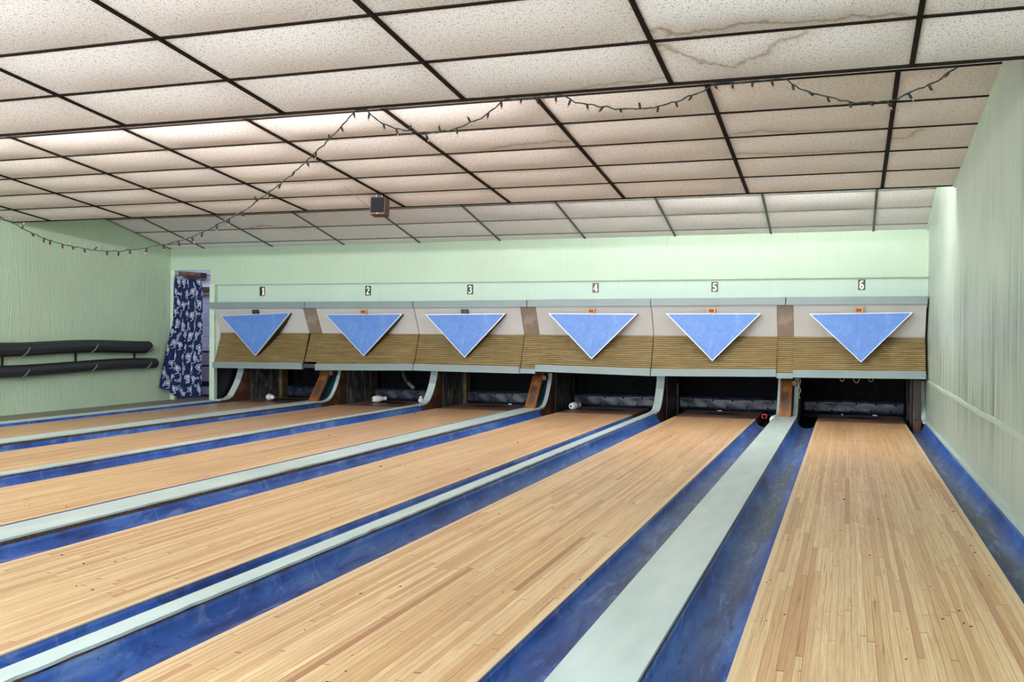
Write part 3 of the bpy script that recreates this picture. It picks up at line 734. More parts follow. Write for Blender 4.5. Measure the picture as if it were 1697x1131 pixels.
# ------------------------------------------------------------------ pits: cushion and curtain per lane
for i, x0 in enumerate(LX):
    xa, xb = GAPC[i] + (0.05 if i in (2, 4) else 0.13), (GAPC[i + 1] - (0.05 if i + 1 in (2, 4) else 0.13)) if i < 5 else 0.80
    xa += 0.02; xb -= 0.02
    t = empty('pit_cushion', ((xa + xb) / 2, 14.85, -0.05), 'navy padded ball cushion at the back of the pit of lane %s' % NUMW[i], 'cushion', 'pit cushions')
    hw_ = (xb - xa) / 2; nx, nz = 60, 12; V, Fc = [], []
    rr = random.Random(i + 20); ph = rr.random() * 6
    for a in range(nx + 1):
        for b in range(nz + 1):
            u, v = a / nx, b / nz; x = -hw_ + 2 * hw_ * u
            z = 0.02 + 0.20 * v - 0.02 * math.sin(PI * u) * (0.4 + 0.6 * math.sin(u * 5 + ph)) * (1 - v)
            y = -0.05 * min(1, math.sin(PI * min(1, v)) * 2.2) ** 0.7 - 0.010 * math.sin(u * 7 + ph) * math.sin(PI * v) - 0.003 * math.sin(u * 33 + v * 5)
            V.append((x, y, z))
    for a in range(nx):
        for b in range(nz): p = a * (nz + 1) + b; Fc.append((p, p + nz + 1, p + nz + 2, p + 1))
    o2 = len(V); V += [(x_, 0.06, z_) for x_, y_, z_ in V]; Fc += [tuple(reversed([q + o2 for q in f])) for f in Fc[:]]
    ring = [a * (nz + 1) for a in range(nx + 1)] + [nx * (nz + 1) + b for b in range(1, nz + 1)] + [a * (nz + 1) + nz for a in range(nx - 1, -1, -1)] + [b for b in range(nz - 1, 0, -1)]
    for k in range(len(ring)): a, b = ring[k], ring[(k + 1) % len(ring)]; Fc.append((a, b, b + o2, a + o2))
    mb = MB(); mb.add(V, Fc); mb.build('pad', MAT['cushion'], t, smooth=True)
    for k in range(5):
        for zz_ in (0.07, 0.165):
            x = -hw_ + 2 * hw_ * (k + 0.5 + 0.25 * (zz_ > .1)) / 5.2
            mb = MB(); mb.tube([(x, -0.085, zz_), (x, -0.06, zz_)], [0.010, 0.014], 10); mb.build('button', MAT['black'], t, smooth=True)
    mb = MB(); n = 60; V = []
    for k in range(n + 1):
        u = k / n; V += [(xa + (xb - xa) * u, 15.05 + 0.015 * math.sin(u * 40), 0.16), (xa + (xb - xa) * u, 15.05 + 0.006 * math.sin(u * 40), 1.45),
                         (xa + (xb - xa) * u, 15.058 + 0.006 * math.sin(u * 40), 1.45), (xa + (xb - xa) * u, 15.058 + 0.015 * math.sin(u * 40), 0.16)]
    Fc = []
    for k in range(n):
        for q in range(4): Fc.append((k * 4 + q, k * 4 + (q + 1) % 4, k * 4 + 4 + (q + 1) % 4, k * 4 + 4 + q))
    mb.add(V, Fc)
    tag(mb.build('pit_curtain', MAT['black'], smooth=True), 'black ball curtain hanging above the cushion of lane %s' % NUMW[i], 'curtain', 'pit curtains')

# ------------------------------------------------------------------ pinsetter hoods
HX = [(-9.335, -7.755), (-7.53, -5.928), (-5.918, -4.305), (-4.075, -2.47), (-2.460, -0.848), (-0.642, 0.918)]
TX = [(-9.40, -7.705), (-7.695, -5.928), (-5.918, -4.20), (-4.19, -2.47), (-2.46, -0.742), (-0.732, 0.926)]
TOPZ = [(1.553, 1.556), (1.556, 1.556), (1.556, 1.566), (1.568, 1.576), (1.576, 1.584), (1.584, 1.588)]
BOTZ = [(0.532, 0.537), (0.527, 0.553), (0.553, 0.541), (0.575, 0.544), (0.544, 0.567), (0.563, 0.576)]
ZMID, YM, YT, YBT = 1.083, 13.112, 12.905, 12.925
hood_txt = ['pinsetter hood below the number 1, leftmost, its lower trim tilted',
            'pinsetter hood below the number 2 with white panel and gold reeded wood',
            'pinsetter hood below the number 3 with white panel and gold reeded wood',
            'pinsetter hood below the number 4, right of the second brown spacer',
            'pinsetter hood below the number 5 with white panel and gold reeded wood',
            'pinsetter hood below the number 6, rightmost, beside the right wall']
def slab(mb, xa, xb, p0, p1, p2, p3, th=0.018):
    pass
def reeded(xa, xb, zba, zbb, skew=0.0):
    """ribs from z=ZMID down to the bottom trim, leaning forward as they go down"""
    mb = MB(); n = 19
    for k in range(n):
        f0, f1 = k / n, (k + 1) / n
        fs_ = [f0 + 0.13 / n, f0 + 0.24 / n, f0 + 0.5 / n, f0 + 0.76 / n, f0 + 0.87 / n]
        bul = [0.001, 0.007, 0.009, 0.007, 0.001]
        vs = []
        for (x, zb_) in ((xa, zba), (xb, zbb)):
            for f, bb in zip([f0] + fs_ + [f1], [-0.002] + bul + [-0.002]):
                z = ZMID + (zb_ - ZMID) * f; y = YM + (YBT - YM) * f - bb
                vs.append((x, y, z))
        m_ = 7
        mb.add(vs, [(q, q + 1, q + m_ + 1, q + m_) for q in range(1, m_ - 2)])
        mb.cur = 1; mb.add(vs, [(q, q + 1, q + m_ + 1, q + m_) for q in (0, m_ - 2)]); mb.cur = 0
    # end faces
    mb.cur = 1
    for x, zb_ in ((xa, zba), (xb, zbb)):
        mb.add([(x, YM, ZMID), (x, YBT - 0.004, zb_), (x, YBT + 0.10, zb_), (x, YM + 0.05, ZMID)], [(0, 1, 2, 3)])
    mb.cur = 0
    # backing
    mb.add([(xa, YM + .02, ZMID), (xb, YM + .02, ZMID), (xb, YBT + .02, zbb), (xa, YBT + .02, zba)], [(0, 1, 2, 3)])
    return mb
for i in range(6):
    (xa, xb), (ta, tb) = HX[i], TX[i]; z0_, z1_ = TOPZ[i]; b0, b1 = BOTZ[i]
    t = empty('pinsetter_hood', ((xa + xb) / 2, 13.0, 1.0), hood_txt[i], 'pinsetter hood', 'hoods over the pinsetters')
    O = Vector(((xa + xb) / 2, 13.0, 1.0))
    def part(mb, name, mat, **kw):
        mb.v = [(a - O.x, b - O.y, c - O.z) for a, b, c in mb.v]; return mb.build(name, mat, t, **kw)
    mb = MB()
    lean_ = 0.0
    mb.add([(xa, YT, z0_ - 0.08), (xb, YT, z1_ - 0.08), (xb, YM, ZMID), (xa, YM, ZMID), (xa, YT + .02, z0_ - 0.08), (xb, YT + .02, z1_ - 0.08), (xb, YM + .02, ZMID), (xa, YM + .02, ZMID)],
           [(0, 3, 2, 1), (4, 5, 6, 7), (0, 1, 5, 4), (1, 2, 6, 5), (2, 3, 7, 6), (3, 0, 4, 7)])
    part(mb, 'white_panel', MAT['hood_white'])
    part(reeded(xa, xb, b0 + 0.06, b1 + 0.06), 'reeded_panel', [MAT['slat'], MAT['groove']])
    mb = MB()
    def trimbox(xa_, xb_, za0, za1, zb0, zb1, y0, y1):
        mb.add([(xa_, y0, za0), (xb_, y0, zb0), (xb_, y1, zb0), (xa_, y1, za0), (xa_, y0, za1), (xb_, y0, zb1), (xb_, y1, zb1), (xa_, y1, za1)],
               [(0, 3, 2, 1), (4, 5, 6, 7), (0, 1, 5, 4), (1, 2, 6, 5), (2, 3, 7, 6), (3, 0, 4, 7)])
    trimbox(ta, tb, z0_ - 0.098, z0_, z1_ - 0.098, z1_, YT - 0.03, YM + 0.05)
    part(mb, 'top_trim', MAT['trim_grey'], bevel=0.003)
    mb = MB(); trimbox(xa + (0.0 if i else -.01), xb, b0, b0 + 0.095, b1, b1 + 0.098, YBT - 0.035, YBT + 0.03)
    part(mb, 'bottom_trim', MAT['trim_grey'], bevel=0.003)
# left end of the row: narrow side return
mb = MB(); mb.prism_x([(YT, 1.47), (YM, ZMID), (YBT, 0.60), (YBT + .2, 0.60), (13.3, 1.45)], -9.343, -9.337)
mb.box((-9.424, 13.09, 0.62), (-9.343, 13.11, 1.47))
mb.v = [tuple(v) for v in mb.v]
tag(mb.build('hood_end_panel', MAT['hood_white']), 'thin white end panel closing the leftmost hood', 'panel')
sp_txt = ['grey brown laminate spacer between hoods one and two', 'brown laminate spacer between hoods three and four', 'grey laminate spacer between hoods five and six']
for k, (i, zb_) in enumerate(((0, 0.60), (2, 0.545), (4, 0.55))):
    xa, xb = HX[i][1] + 0.003, HX[i + 1][0] - 0.003
    t = empty('hood_spacer', ((xa + xb) / 2, 13.0, 1.0), sp_txt[k], 'spacer', 'spacers between hood pairs')
    O = Vector(((xa + xb) / 2, 13.0, 1.0))
    mb = MB(); zt = TOPZ[i][1] - 0.085
    mb.add([(xa, YT + .012, zt), (xb, YT + .012, zt), (xb, YM + .008, ZMID), (xa, YM + .008, ZMID), (xa, YT + .04, zt), (xb, YT + .04, zt), (xb, YM + .03, ZMID), (xa, YM + .03, ZMID)],
           [(0, 3, 2, 1), (4, 5, 6, 7), (0, 1, 5, 4), (1, 2, 6, 5), (2, 3, 7, 6), (3, 0, 4, 7)])
    mb.v = [(a - O.x, b - O.y, c - O.z) for a, b, c in mb.v]; mb.build('upper_panel', MAT['spacer'], t)
    mb = reeded(xa, xb, zb_ + 0.05, zb_ + 0.05); mb.v = [(a - O.x, b - O.y + (0.045 if k == 0 else 0.015), c - O.z) for a, b, c in mb.v]; mb.build('reeded_panel', [MAT['slat'], MAT['groove']], t)
    if k:
        mb = MB(); mb.box((xa, YBT - 0.015, zb_), (xb, YBT + 0.03, zb_ + 0.07)); mb.v = [(a - O.x, b - O.y, c - O.z) for a, b, c in mb.v]; mb.build('bottom_trim', MAT['trim_grey'], t)
    else:
        mb = MB(); mb.box((xa, YBT + 0.0, zb_ - .04), (xb, YBT + 0.06, zb_ + 0.02)); mb.v = [(a - O.x, b - O.y, c - O.z) for a, b, c in mb.v]; mb.build('bracket', MAT['dark_metal'], t)

# ------------------------------------------------------------------ blue triangles
tri_txt = ['blue downward triangle below number 1, its dark side showing on the right',
           'blue downward triangle on the hood below number 2', 'blue downward triangle on the hood below number 3',
           'blue downward triangle on the hood below number 4', 'blue downward triangle on the hood below number 5',
           'blue downward triangle on the hood below number 6, nearest the right wall']
TRI = [((-9.185, 1.345), (-7.945, 1.392), (-8.555, 0.728)), ((-7.352, 1.364), (-6.087, 1.373), (-6.708, 0.752)), ((-5.726, 1.365), (-4.505, 1.377), (-5.116, 0.754)),
       ((-3.882, 1.379), (-2.642, 1.373), (-3.266, 0.760)), ((-2.258, 1.377), (-1.042, 1.377), (-1.651, 0.760)), ((-0.449, 1.373), (0.763, 1.391), (0.172, 0.770))]
YTRI = 12.872
for i, T in enumerate(TRI):
    cx = sum(p[0] for p in T) / 3; cz = sum(p[1] for p in T) / 3
    t = empty('triangle_sign', (cx, YTRI, cz), tri_txt[i], 'sign', 'blue triangles on the hoods')
    P = [Vector((p[0] - cx, p[1] - cz)) for p in T]
    P = [P[0], P[1], P[2]]
    def off(P, d):
        out = []
        for k in range(3):
            a, b, c = P[k - 1], P[k], P[(k + 1) % 3]
            e1 = (b - a).normalized(); e2 = (c - b).normalized()
            bis = (e2 - e1).normalized(); sn = abs(e1.x * e2.y - e1.y * e2.x); ca = e1.dot(e2)
            half = math.sqrt((1 + ca) / 2) if ca > -1 else 1
            out.append(b + bis * (d / max(half, 0.05)))
        return out
    Pi = off(P, 0.009)
    mb = MB(); mb.prism_y([tuple(p) for p in Pi], 0.004, 0.022); mb.build('face', MAT['blue'], t)
    mb = MB(); V = []
    for (pl, y_) in ((P, 0.0), (Pi, 0.0), (P, 0.030), (Pi, 0.030)): V += [(p.x, y_, p.y) for p in pl]
    Fc = []
    for k in range(3):
        q = (k + 1) % 3; Fc += [(k, q, 3 + q, 3 + k), (6 + k, 9 + k, 9 + q, 6 + q), (k, 6 + k, 6 + q, q), (3 + k, 3 + q, 9 + q, 9 + k)]
    mb.add(V, Fc); mb.build('rim', MAT['alu'], t)
    Pb = off(P, 0.006)
    mb = MB(); mb.prism_y([tuple(p) for p in Pb], 0.0305, (0.17, 0.14, 0.13, 0.09, 0.08, 0.08)[i]); mb.build('backing_box', MAT['black'], t)
    mb = MB(); mb.box((-0.03, 0.07, -0.20), (0.03, 0.215, -0.14)); mb.build('mount', MAT['dark_metal'], t)
    # clip above the top edge
    ct = (P[0].y + P[1].y) / 2 + 0.03
    mat_c = MAT['plate_black'] if i in (0, 2) else MAT['rust_clip']
    mb = MB(); xo = -0.02
    for s_ in (-1, 1):
        mb.box((xo + s_ * 0.042 - .010, 0.03, ct - 0.022), (xo + s_ * 0.042 + .010, 0.075, ct + 0.04))
    mb.box((xo - .045, 0.035, ct - .025), (xo + .045, 0.08, ct - .012)); mb.box((xo - .05, 0.035, ct + .022), (xo + .05, 0.08, ct + .036))
    cl = mb.build('clip', mat_c, t, bevel=0.002)
    mb = MB(); mb.box((xo - .030, 0.045, ct - .012), (xo + .030, 0.078, ct + .022)); mb.build('clip_core', MAT['rust_core'] if i not in (0, 2) else MAT['dark_metal'], cl)

# loops of cord and a curled cable under the last hood
for k, (x, r, hgt) in enumerate(((-0.05, 0.026, 0.012), (0.12, 0.034, 0.022), (0.29, 0.026, 0.012))):
    mb = MB(); zc_ = 0.566
    mb.tube([(x + r * math.sin(a), 12.96, zc_ - (r + hgt) * math.cos(a) * (1 if math.cos(a) > 0 else .4)) for a in [2 * PI * q / 20 for q in range(21)]], 0.0035, 6)
    tag(mb.build('cord_loop', MAT['loop'], smooth=True), ['left small tan cord loop under the hood of lane six', 'middle larger tan cord loop under the hood of lane six', 'right small tan cord loop under the hood of lane six'][k], 'cord', 'tan cord loops')
mb = MB(); mb.tube([(-0.585 + 0.012 * math.sin(q * 1.1), 13.55, 0.52 - q * 0.022) for q in range(13)], 0.005, 6)
tag(mb.build('loose_cable', MAT['white_wire'], smooth=True), 'curled white cable hanging in the pit left of lane six', 'cable')
# chipped hoses in the first two pits
for k, (pts, mtl, txt) in enumerate(((((-8.60, 14.9, 0.5), (-8.52, 14.8, 0.34), (-8.40, 14.7, 0.26), (-8.25, 14.6, 0.20)), MAT['tanpost'], 'tan pipe bending down in the pit of lane one'),
                              (((-6.98, 14.8, 0.55), (-6.95, 14.75, 0.40), (-6.85, 14.7, 0.28), (-6.70, 14.65, 0.18)), MAT['plate'], 'grey hose hanging in the pit of lane two'))):
    mb = MB(); mb.tube(pts, 0.035, 10); tag(mb.build('pit_pipe', mtl, smooth=True), txt, 'pipe')

# ------------------------------------------------------------------ number plates
def glyph(ch):
    A = lambda cx, cy, rx, ry, a0, a1, n=14: [(cx + rx * math.cos(math.radians(a0 + (a1 - a0) * k / n)), cy + ry * math.sin(math.radians(a0 + (a1 - a0) * k / n))) for k in range(n + 1)]
    return {'1': [([(0.55, 0.08), (0.55, 0.92)], .30), ([(0.25, 0.10), (0.85, 0.10)], .12), ([(0.28, 0.78), (0.5, 0.86)], .16)],
            '2': [(A(.5, .70, .24, .18, 170, -40) + [(0.26, 0.16)], .18), ([(0.18, 0.14), (0.84, 0.14)], .17), ([(0.25, .66), (.26, .68)], .2)],
            '3': [(A(.47, .70, .22, .17, 160, -90), .16), (A(.47, .31, .26, .21, 90, -160), .18)],
            '4': [([(0.62, 0.06), (0.62, 0.93)], .24), ([(0.6, 0.90), (0.14, 0.34)], .13), ([(0.10, 0.33), (0.92, 0.33)], .14), ([(0.42, .10), (.82, .10)], .08)],
            '5': [([(0.85, 0.86), (0.32, 0.86)], .17), ([(0.36, 0.90), (0.28, 0.50)], .17), (A(.46, .33, .25, .22, 110, -160), .23)],
            '6': [(A(.5, .31, .24, .21, 0, 360, 22), .21), ([(0.72, 0.80)] + A(.56, .62, .30, .26, 75, 190), .21)]}[ch]
plate_pos = [(-8.603, 1.728), (-6.772, 1.724), (-5.135, 1.729), (-3.280, 1.736), (-1.660, 1.735), (0.174, 1.745)]
for i, (x, z) in enumerate(plate_pos):
    t = empty('number_plate', (x, YE + 0.062, z), 'small black plate with a white numeral %d on the mint band' % (i + 1), 'number plate', 'lane number plates')
    pw_, ph_ = (0.092, 0.142) if i < 3 else (0.086, 0.132)
    mb = MB(); mb.box((-pw_ / 2, -0.004, -ph_ / 2), (pw_ / 2, 0.003, ph_ / 2)); mb.build('backing', MAT['plate_black'], t)
    mb = MB(); xo = 0.016 if i == 0 else 0.0; gw, gh = pw_ * 0.86, ph_ * 0.92
    for si, (pts, th) in enumerate(glyph(str(i + 1))):
        P = [Vector(((px_ - .5) * gw + xo, (pz - .5) * gh)) for px_, pz in pts]; th = th * gw / 2 * 1.25
        V = []
        for k, p in enumerate(P):
            a, b = P[max(0, k - 1)], P[min(len(P) - 1, k + 1)]; tt = (b - a).normalized(); nn = Vector((-tt.y, tt.x)) * th
            V += [(p.x + nn.x, -0.0065 - si * .0002, p.y + nn.y), (p.x - nn.x, -0.0065 - si * .0002, p.y - nn.y), (p.x - nn.x, -0.004, p.y - nn.y), (p.x + nn.x, -0.004, p.y + nn.y)]
        Fc = []
        for k in range(len(P) - 1):
            for q in range(4): Fc.append((k * 4 + q, k * 4 + (q + 1) % 4, k * 4 + 4 + (q + 1) % 4, k * 4 + 4 + q))
        Fc += [(0, 1, 2, 3), tuple(len(V) - 4 + q for q in range(4))]
        mb.add(V, Fc)
    mb.build('numeral', MAT['ivory'], t)

# ------------------------------------------------------------------ fallen pins
def pin_mesh():
    prof = [(0, .034), (.004, .040), (.03, .049), (.07, .055), (.11, .053), (.15, .042), (.18, .030), (.195, .028), (.21, .032), (.225, .034), (.238, .026), (.243, .010)]
    mb = MB(); mb.tube([(0, 0, z) for z, r in prof], [r for z, r in prof], 24); return mb
pins = [((-8.735, 13.50, 0.0565), (0.75, -0.6, 0.05), 'white fallen pin on the deck of lane one'),
        ((-6.99, 13.72, 0.0565), (0.6, 0.75, 0.03), 'white fallen pin on the deck of lane two'),
        ((-6.30, 14.02, 0.056), (-0.1, 0.2, 1.0), 'short white pin end beside the curved strip right of lane two'),
        ((-3.745, 13.58, 0.0565), (0.30, 0.95, 0.02), 'fallen pin showing its round base at the left edge of lane four'),
        ((-0.905, 13.12, -0.01), (0.25, 0.95, 0.10), 'scuffed white pin lying in the gutter beside the post of lane five')]
for k, (loc, d, txt) in enumerate(pins):
    t = empty('bowling_pin', loc, txt, 'bowling pin', 'fallen pins')
    t.rotation_euler = Vector(d).to_track_quat('Z', 'Y').to_euler()
    b = pin_mesh(); b.build('body', MAT['pinwhite'], t, smooth=True)
    if k != 2:
        mb = MB(); mb.tube([(0, 0, -0.0015), (0, 0, 0.001)], 0.017, 16); mb.build('base_ring', MAT['pinbase'], t)
    if k == 2: t.scale = (0.8, 0.8, 0.42); t.location.z = 0.004
mb = MB(); mb.tube([(-1.01 + 0.03 * math.cos(a), 13.16, 0.035 + 0.03 * math.sin(a)) for a in [q * 0.4 for q in range(-3, 12)]], 0.007, 8)
tag(mb.build('red_hook', MAT['red'], smooth=True), 'small red hook shaped scrap at the end of lane five', 'scrap')
for k, (x, y, l) in enumerate(((-1.72, 14.33, .06), (-0.05, 14.35, .07), (0.38, 14.36, .06), (-4.9, 14.30, .05))):
    mb = MB(); mb.obox(Matrix.Translation((x, y - 0.06, 0.006)) @ Matrix.Rotation(0.6 + k, 4, 'Z'), (-l / 2, -0.01, -0.005), (l / 2, 0.01, 0.006))
    tag(mb.build('wood_scrap', MAT['pinwhite']), 'small pale scrap at the back of the pin deck of lane %s' % ['five', 'six, left one', 'six, right one', 'three'][k], 'scrap')

# ------------------------------------------------------------------ ribbed black pipes on the left wall
def hose(y0, y1, zf, r, label, straps):
    t = empty('ribbed_pipe', (XL + 0.12, y0, zf(y0)), label, 'pipe', 'ribbed pipes on the left wall')
    mb = MB(); n = int((y1 - y0) / 0.0125); pts, rs = [], []
    for k in range(n + 1):
        y = y0 + (y1 - y0) * k / n
        pts.append((0, y - y0, zf(y) - zf(y0))); rs.append(r * (1.0 if k % 2 else 0.94))
    for e in (1, 2, 3, 4): rs[-e] = r * (0.62, 0.80, 0.91, 0.96)[e - 1]
    mb.tube(pts, rs, 28); mb.build('ribbed_tube', MAT['hose'], t, smooth=True)
    for ys_ in straps:
        mb = MB(); ring = []
        for q in range(13):
            a = -1.75 + 2.0 * q / 12; ring.append((math.cos(a) * (r + .002), ys_ - y0 + 0.06 * math.sin(a), zf(ys_) - zf(y0) + math.sin(a) * (r + .002)))
        mb.tube(ring, 0.009, 6, cap=False); mb.build('strap', MAT['tie'], t, smooth=True)
ztop = lambda y: 0.868 + 0.014 * math.sin((y - 9.7) * 2.3 + 4.6) - 0.004 * (y - 10.5) * 0.2
zlow = lambda y: 0.592 + 0.020 * math.sin((y - 9.7) * 1.5 + 4.6)
hose(8.6, 12.44, ztop, 0.092, 'upper black ribbed pipe strapped to the left green wall', (10.0, 11.22, 12.39))
hose(8.6, 12.58, zlow, 0.082, 'lower black ribbed pipe strapped to the left green wall', (10.0, 11.22, 12.37))
for k, y in enumerate((9.74, 11.0, 12.2)):
    mb = MB(); mb.box((XL + 0.02, y - .012, 0.64), (XL + 0.04, y + .012, 0.80))
    tag(mb.build('pipe_hanger', MAT['black']), ['leftmost thin black hanger joining the two ribbed pipes', 'middle thin black hanger joining the two ribbed pipes', 'rightmost thin black hanger joining the two ribbed pipes'][k], 'hanger', 'pipe hangers')

# ------------------------------------------------------------------ speaker under the middle ceiling section
sx, sy2 = -4.70, 9.36
sz = PB[0] + PB[1] * sy2
t = empty('ceiling_speaker', (sx, sy2, sz - 0.125), 'small wooden speaker with black cloth front hanging under the ceiling step', 'speaker')
t.rotation_euler = (math.radians(-6), 0, math.radians(9))
mb = MB(); mb.box((-0.082, -0.06, -0.10), (0.082, 0.10, 0.085)); mb.build('wooden_box', MAT['speaker_wood'], t, bevel=0.003)
mb = MB(); mb.box((-0.072, -0.065, -0.082), (0.072, -0.058, 0.078)); mb.build('cloth_front', MAT['grille'], t, bevel=0.002)
mb = MB(); mb.box((-0.006, -0.068, -0.096), (0.006, -0.062, -0.088)); mb.build('badge', MAT['alu'], t)
mb = MB(); mb.tube([(-0.03, -0.02, 0.08), (-0.03, -0.02, 0.13)], 0.006, 8); mb.tube([(0.03, -0.02, 0.08), (0.03, -0.02, 0.13)], 0.006, 8)
mb.build('hanger', MAT['alu'], t)
mb = MB(); mb.tube([(sx - 0.09, sy2 - 0.0, sz - 0.16), (sx - 0.16, sy2 - 0.3, sz - 0.02), (sx - 0.19, sy2 - 0.55, sz + 0.06)], 0.0022, 5)
tag(mb.build('speaker_wire', MAT['loop'], smooth=True), 'thin wire running from the small speaker to the ceiling', 'wire')

# ------------------------------------------------------------------ string lights along the first ceiling step
STR = [(-5.9, 2.0), (-5.721, 1.92), (-5.632, 1.887), (-5.458, 1.807), (-5.307, 1.752), (-5.122, 1.704), (-4.873, 1.665), (-4.711, 1.658), (-4.586, 1.659), (-4.396, 1.683), (-4.272, 1.698), (-4.091, 1.738), (-3.94, 1.792), (-3.808, 1.85), (-3.706, 1.89), (-3.633, 1.924), (-3.505, 2.007), (-3.34, 2.111), (-3.18, 2.232), (-3.023, 2.363), (-2.885, 2.49), (-2.811, 2.487), (-2.735, 2.414), (-2.612, 2.358), (-2.493, 2.335), (-2.433, 2.313), (-2.344, 2.322), (-2.215, 2.334), (-2.058, 2.383), (-1.988, 2.432), (-1.911, 2.487), (-1.781, 2.483), (-1.556, 2.486), (-1.483, 2.442), (-1.364, 2.414), (-1.246, 2.385), (-1.081, 2.374), (-0.973, 2.388), (-0.859, 2.419), (-0.748, 2.452), (-0.698, 2.489), (-0.574, 2.486), (-0.465, 2.486), (-0.322, 2.484), (-0.25, 2.427), (-0.157, 2.388), (-0.041, 2.351), (0.05, 2.327), (0.163, 2.331), (0.24, 2.34), (0.338, 2.383), (0.424, 2.412), (0.541, 2.496)]
Y_STR = 5.42
t = empty('string_lights', (-1.85, Y_STR, 2.487), 'dark wired string of small amber bulbs swagged along the ceiling step', 'string lights')
sub = []
rr = random.Random(5)
for (a, b) in zip(STR[:-1], STR[1:]):
    n = max(2, int(math.hypot(b[0] - a[0], b[1] - a[1]) / 0.022))
    for k in range(n):
        f = k / n; sub.append(Vector((a[0] + (b[0] - a[0]) * f + rr.gauss(0, .0015) + 1.85, rr.gauss(0, .003), a[1] + (b[1] - a[1]) * f + rr.gauss(0, .0025) - 2.487)))
mb = MB(); mb.tube(sub, 0.0036, 6)
ph = [p + Vector((0.003 * math.sin(k * 1.3), 0.003 * math.cos(k * 1.3), 0.003 * math.sin(k * 1.3 + 2))) for k, p in enumerate(sub)]
mb.tube(ph, 0.0030, 5); mb.build('wire', MAT['wire'], t, smooth=True)
acc = 0.0; last = sub[0]; nb = 0
sock = MB(); sock.tube([(0, 0, 0), (0, 0, 0.012), (0, 0, 0.030)], [0.0045, 0.0066, 0.0052], 8)
sock.cur = 1; sock.tube([(0, 0, 0.029), (0, 0, 0.035), (0, 0, 0.043), (0, 0, 0.048)], [0.0032, 0.0034, 0.0020, 0.0005], 8)
proto = None
for p in sub[1:]:
    acc += (p - last).length; last = p
    if acc > 0.098 and nb < 96:
        acc = rr.gauss(0, 0.012); nb += 1
        dn = Vector((rr.gauss(0.1, 0.45), rr.gauss(0, 0.3), -1.0 if rr.random() < 0.78 else 0.9))
        if p.z + 2.487 > 2.475: dn.z = -abs(dn.z)
        if proto is None:
            proto = sock.build('bulb', [MAT['wire'], MAT['bulb']], t, smooth=True); o = proto
        else:
            o = proto.copy(); C.objects.link(o); o.parent = t
        o.scale = (1.1, 1.1, 1.1); o.location = p; o.rotation_euler = dn.to_track_quat('Z', 'Y').to_euler()

# ------------------------------------------------------------------ floral curtain in the doorway
def floral(Hn, Wn, cell):
    img = np.zeros((Hn, Wn), np.float32)
    def line(pts, w_=1.0):
        for (a, b) in zip(pts[:-1], pts[1:]):
            L = math.hypot(b[0] - a[0], b[1] - a[1]); n = int(L / 0.6) + 1
            for k in range(n + 1):
                x = a[0] + (b[0] - a[0]) * k / n; y = a[1] + (b[1] - a[1]) * k / n
                x0, x1, y0, y1 = int(x - w_), int(x + w_) + 1, int(y - w_), int(y + w_) + 1
                for yy in range(max(0, y0), min(Hn, y1 + 1)):
                    for xx in range(max(0, x0), min(Wn, x1 + 1)):
                        d = math.hypot(xx - x, yy - y)
                        if d < w_: img[yy, xx] = 1
    rr = random.Random(11)
    s = 1 / cell
    def flower(cx, cy_, R):
        k = rr.choice((6, 7)); ph = rr.random() * 6
        for rad, th in ((1.0, 1.1), (0.5, 0.8)):
            line([(cx + R * rad * (0.74 + 0.26 * abs(math.cos(k * a / 2 + ph))) * math.cos(a), cy_ + R * rad * (0.74 + 0.26 * abs(math.cos(k * a / 2 + ph))) * math.sin(a)) for a in [2 * PI * q / 60 for q in range(61)]], th)
        line([(cx + R * .22 * math.cos(a), cy_ + R * .22 * math.sin(a)) for a in [2 * PI * q / 16 for q in range(17)]], 1.5)
    def leaf(cx, cy_, L, a):
        c_, s_ = math.cos(a), math.sin(a); P1, P2 = [], []
        for q in range(13):
            u = q / 12; wv = 0.26 * L * math.sin(PI * u)
            P1.append((cx + c_ * L * u - s_ * wv, cy_ + s_ * L * u + c_ * wv)); P2.append((cx + c_ * L * u + s_ * wv, cy_ + s_ * L * u - c_ * wv))
        line(P1, 0.95); line(P2, 0.95)
    row = 0; y = 0.05
    while y * s < Hn + 10:
        x = 0.03 + (0.105 if row % 2 else 0.0)
        while x * s < Wn + 10:
            fx, fy = (x + rr.gauss(0, .008)) * s, (y + rr.gauss(0, .012)) * s; R = 0.048 * s * (0.85 + 0.3 * rr.random())
            flower(fx, fy, R)
            for q in range(2):
                a = rr.random() * 6.28; leaf(fx + R * 1.1 * math.cos(a), fy + R * 1.1 * math.sin(a), 0.06 * s, a + rr.gauss(0, .5))
            line([(fx + 0.6 * R * math.sin(u * 4), fy + R + u * 0.06 * s) for u in [q / 8 for q in range(9)]], 1.2)
            x += 0.21
        y += 0.185; row += 1
    return img
Hn, Wn = 560, 330
img = floral(Hn, Wn, 0.0036)
t = empty('floral_curtain', (-9.93, 12.95, 0.08), 'navy curtain with white outlined flowers hanging in the doorway on the left', 'curtain')
V = np.zeros(((Hn + 1) * (Wn + 1), 3)); 
def lerp_tab(tab, f):
    for (a, va), (b, vb) in zip(tab[:-1], tab[1:]):
        if f <= b: return va + (vb - va) * ((f - a) / (b - a))
    return tab[-1][1]
left_tab = [(0, -10.185), (0.3, -10.19), (0.45, -10.20), (0.6, -10.235), (0.8, -10.245), (0.93, -10.255), (1.0, -10.25)]
right_tab = [(0, -9.69), (0.08, -9.645), (0.3, -9.635), (0.7, -9.635), (0.9, -9.62), (1.0, -9.60)]
lefty = [(0, 13.035), (0.40, 13.02), (0.6, 12.93), (0.8, 12.83), (1.0, 12.745)]
righty = [(0, 13.06), (0.5, 13.04), (1.0, 13.0)]
idx = 0
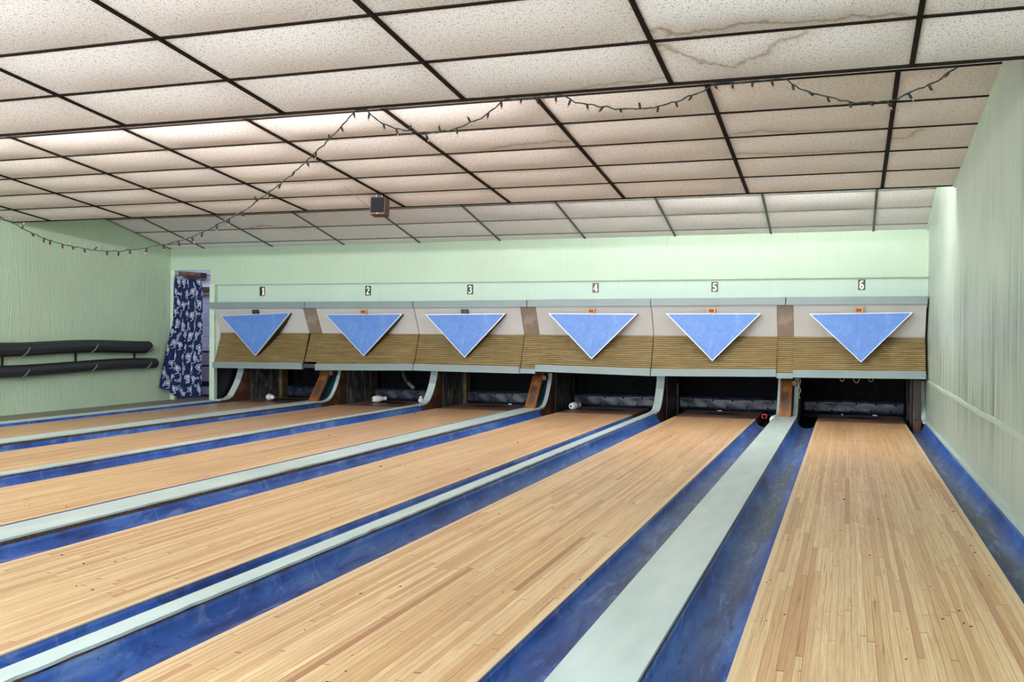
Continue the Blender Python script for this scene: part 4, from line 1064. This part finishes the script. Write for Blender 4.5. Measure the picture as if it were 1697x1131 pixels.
for j in range(Hn + 1):
    f = j / Hn
    xl, xr, yl, yr = lerp_tab(left_tab, f), lerp_tab(right_tab, f), lerp_tab(lefty, f), lerp_tab(righty, f)
    for i in range(Wn + 1):
        u = i / Wn
        ztop_ = 1.925 + (0.05 * max(0, 1 - u / 0.22)) + 0.006 * math.sin(u * 40)
        zbot = 0.075 + 0.15 * max(0, 1 - u / 0.45) ** 1.0 * 1.0 + 0.012 * math.sin(u * 9)
        amp = 0.018 + 0.014 * f
        fold = amp * (math.sin(2 * PI * 4.3 * u + 0.8 * f + 0.5) + 0.45 * math.sin(2 * PI * 9.1 * u + 1.7 * f))
        fx = 0.012 * math.cos(2 * PI * 4.3 * u + 0.8 * f + 0.5)
        V[idx] = (xl + (xr - xl) * u + fx, yl + (yr - yl) * u + fold * (0.6 + 0.4 * f) - 0.01, ztop_ + (zbot - ztop_) * f); idx += 1
V -= np.array([-9.93, 12.95, 0.08])
Fc = [(j * (Wn + 1) + i, (j + 1) * (Wn + 1) + i, (j + 1) * (Wn + 1) + i + 1, j * (Wn + 1) + i + 1) for j in range(Hn) for i in range(Wn)]
me = bpy.data.meshes.new('cloth'); me.from_pydata(V.tolist(), [], Fc); me.update()
m = NT('navy_cloth', 0.85, 0.2); n = m.noise(m.pos('obj'), 20, 2)
m.col(m.ramp(n, [(0.3, srgb(18, 30, 66)), (0.7, srgb(26, 42, 84))])); me.materials.append(m.m)
me.materials.append(plain('white_print', srgb(204, 209, 228), 0.85, var=0.03))
mi = np.zeros(len(Fc), np.int32); mi[:] = (img[:Hn, :Wn].reshape(-1) > 0.5).astype(np.int32)
me.polygons.foreach_set('material_index', mi); me.polygons.foreach_set('use_smooth', np.ones(len(Fc), bool))
o = bpy.data.objects.new('cloth', me); C.objects.link(o); o.parent = t
sol = o.modifiers.new('thickness', 'SOLIDIFY'); sol.thickness = 0.0015
mb = MB(); mb.tube([(-10.17, 13.06, 1.985), (-9.52, 13.06, 1.985)], 0.006, 8); mb.v = [(a + 9.93, b - 12.95, c - 0.08) for a, b, c in mb.v]
mb.build('rod', MAT['dark_metal'], t, smooth=True)
for k, x in enumerate((-10.02, -9.94, -9.86, -9.78, -9.72)):
    mb = MB(); mb.tube([(x + 9.93, 0.11 + 0.022 * math.cos(a), 1.885 + 0.03 * math.sin(a)) for a in [2 * PI * q / 16 for q in range(17)]], 0.003, 6, cap=False)
    mb.build('ring', MAT['dark_metal'], t, smooth=True)

# ------------------------------------------------------------------ grit on the lanes
mb = MB(); rr = random.Random(3)
for k in range(150):
    i = rr.choice((2, 3, 4, 4, 4, 5, 5, 5, 5)); x = LX[i] + rr.random() * (W - .04) + .02; y = 2.0 + 10.5 * rr.random() ** 1.3; s_ = 0.0024 * (0.6 + rr.random() * 1.2)
    if k % 14 == 0: s_ *= 2.2
    a = rr.random() * 6.28
    mb.obox(Matrix.Translation((x, y, 0.001)) @ Matrix.Rotation(a, 4, 'Z'), (-s_ * (1 + rr.random()), -s_ * 0.6, -0.0005), (s_, s_ * 0.6, s_ * 0.6))
tag(mb.build('lane_grit', MAT['debris']), 'scattered dark specks of grit lying on the lanes', 'grit', kind='stuff')
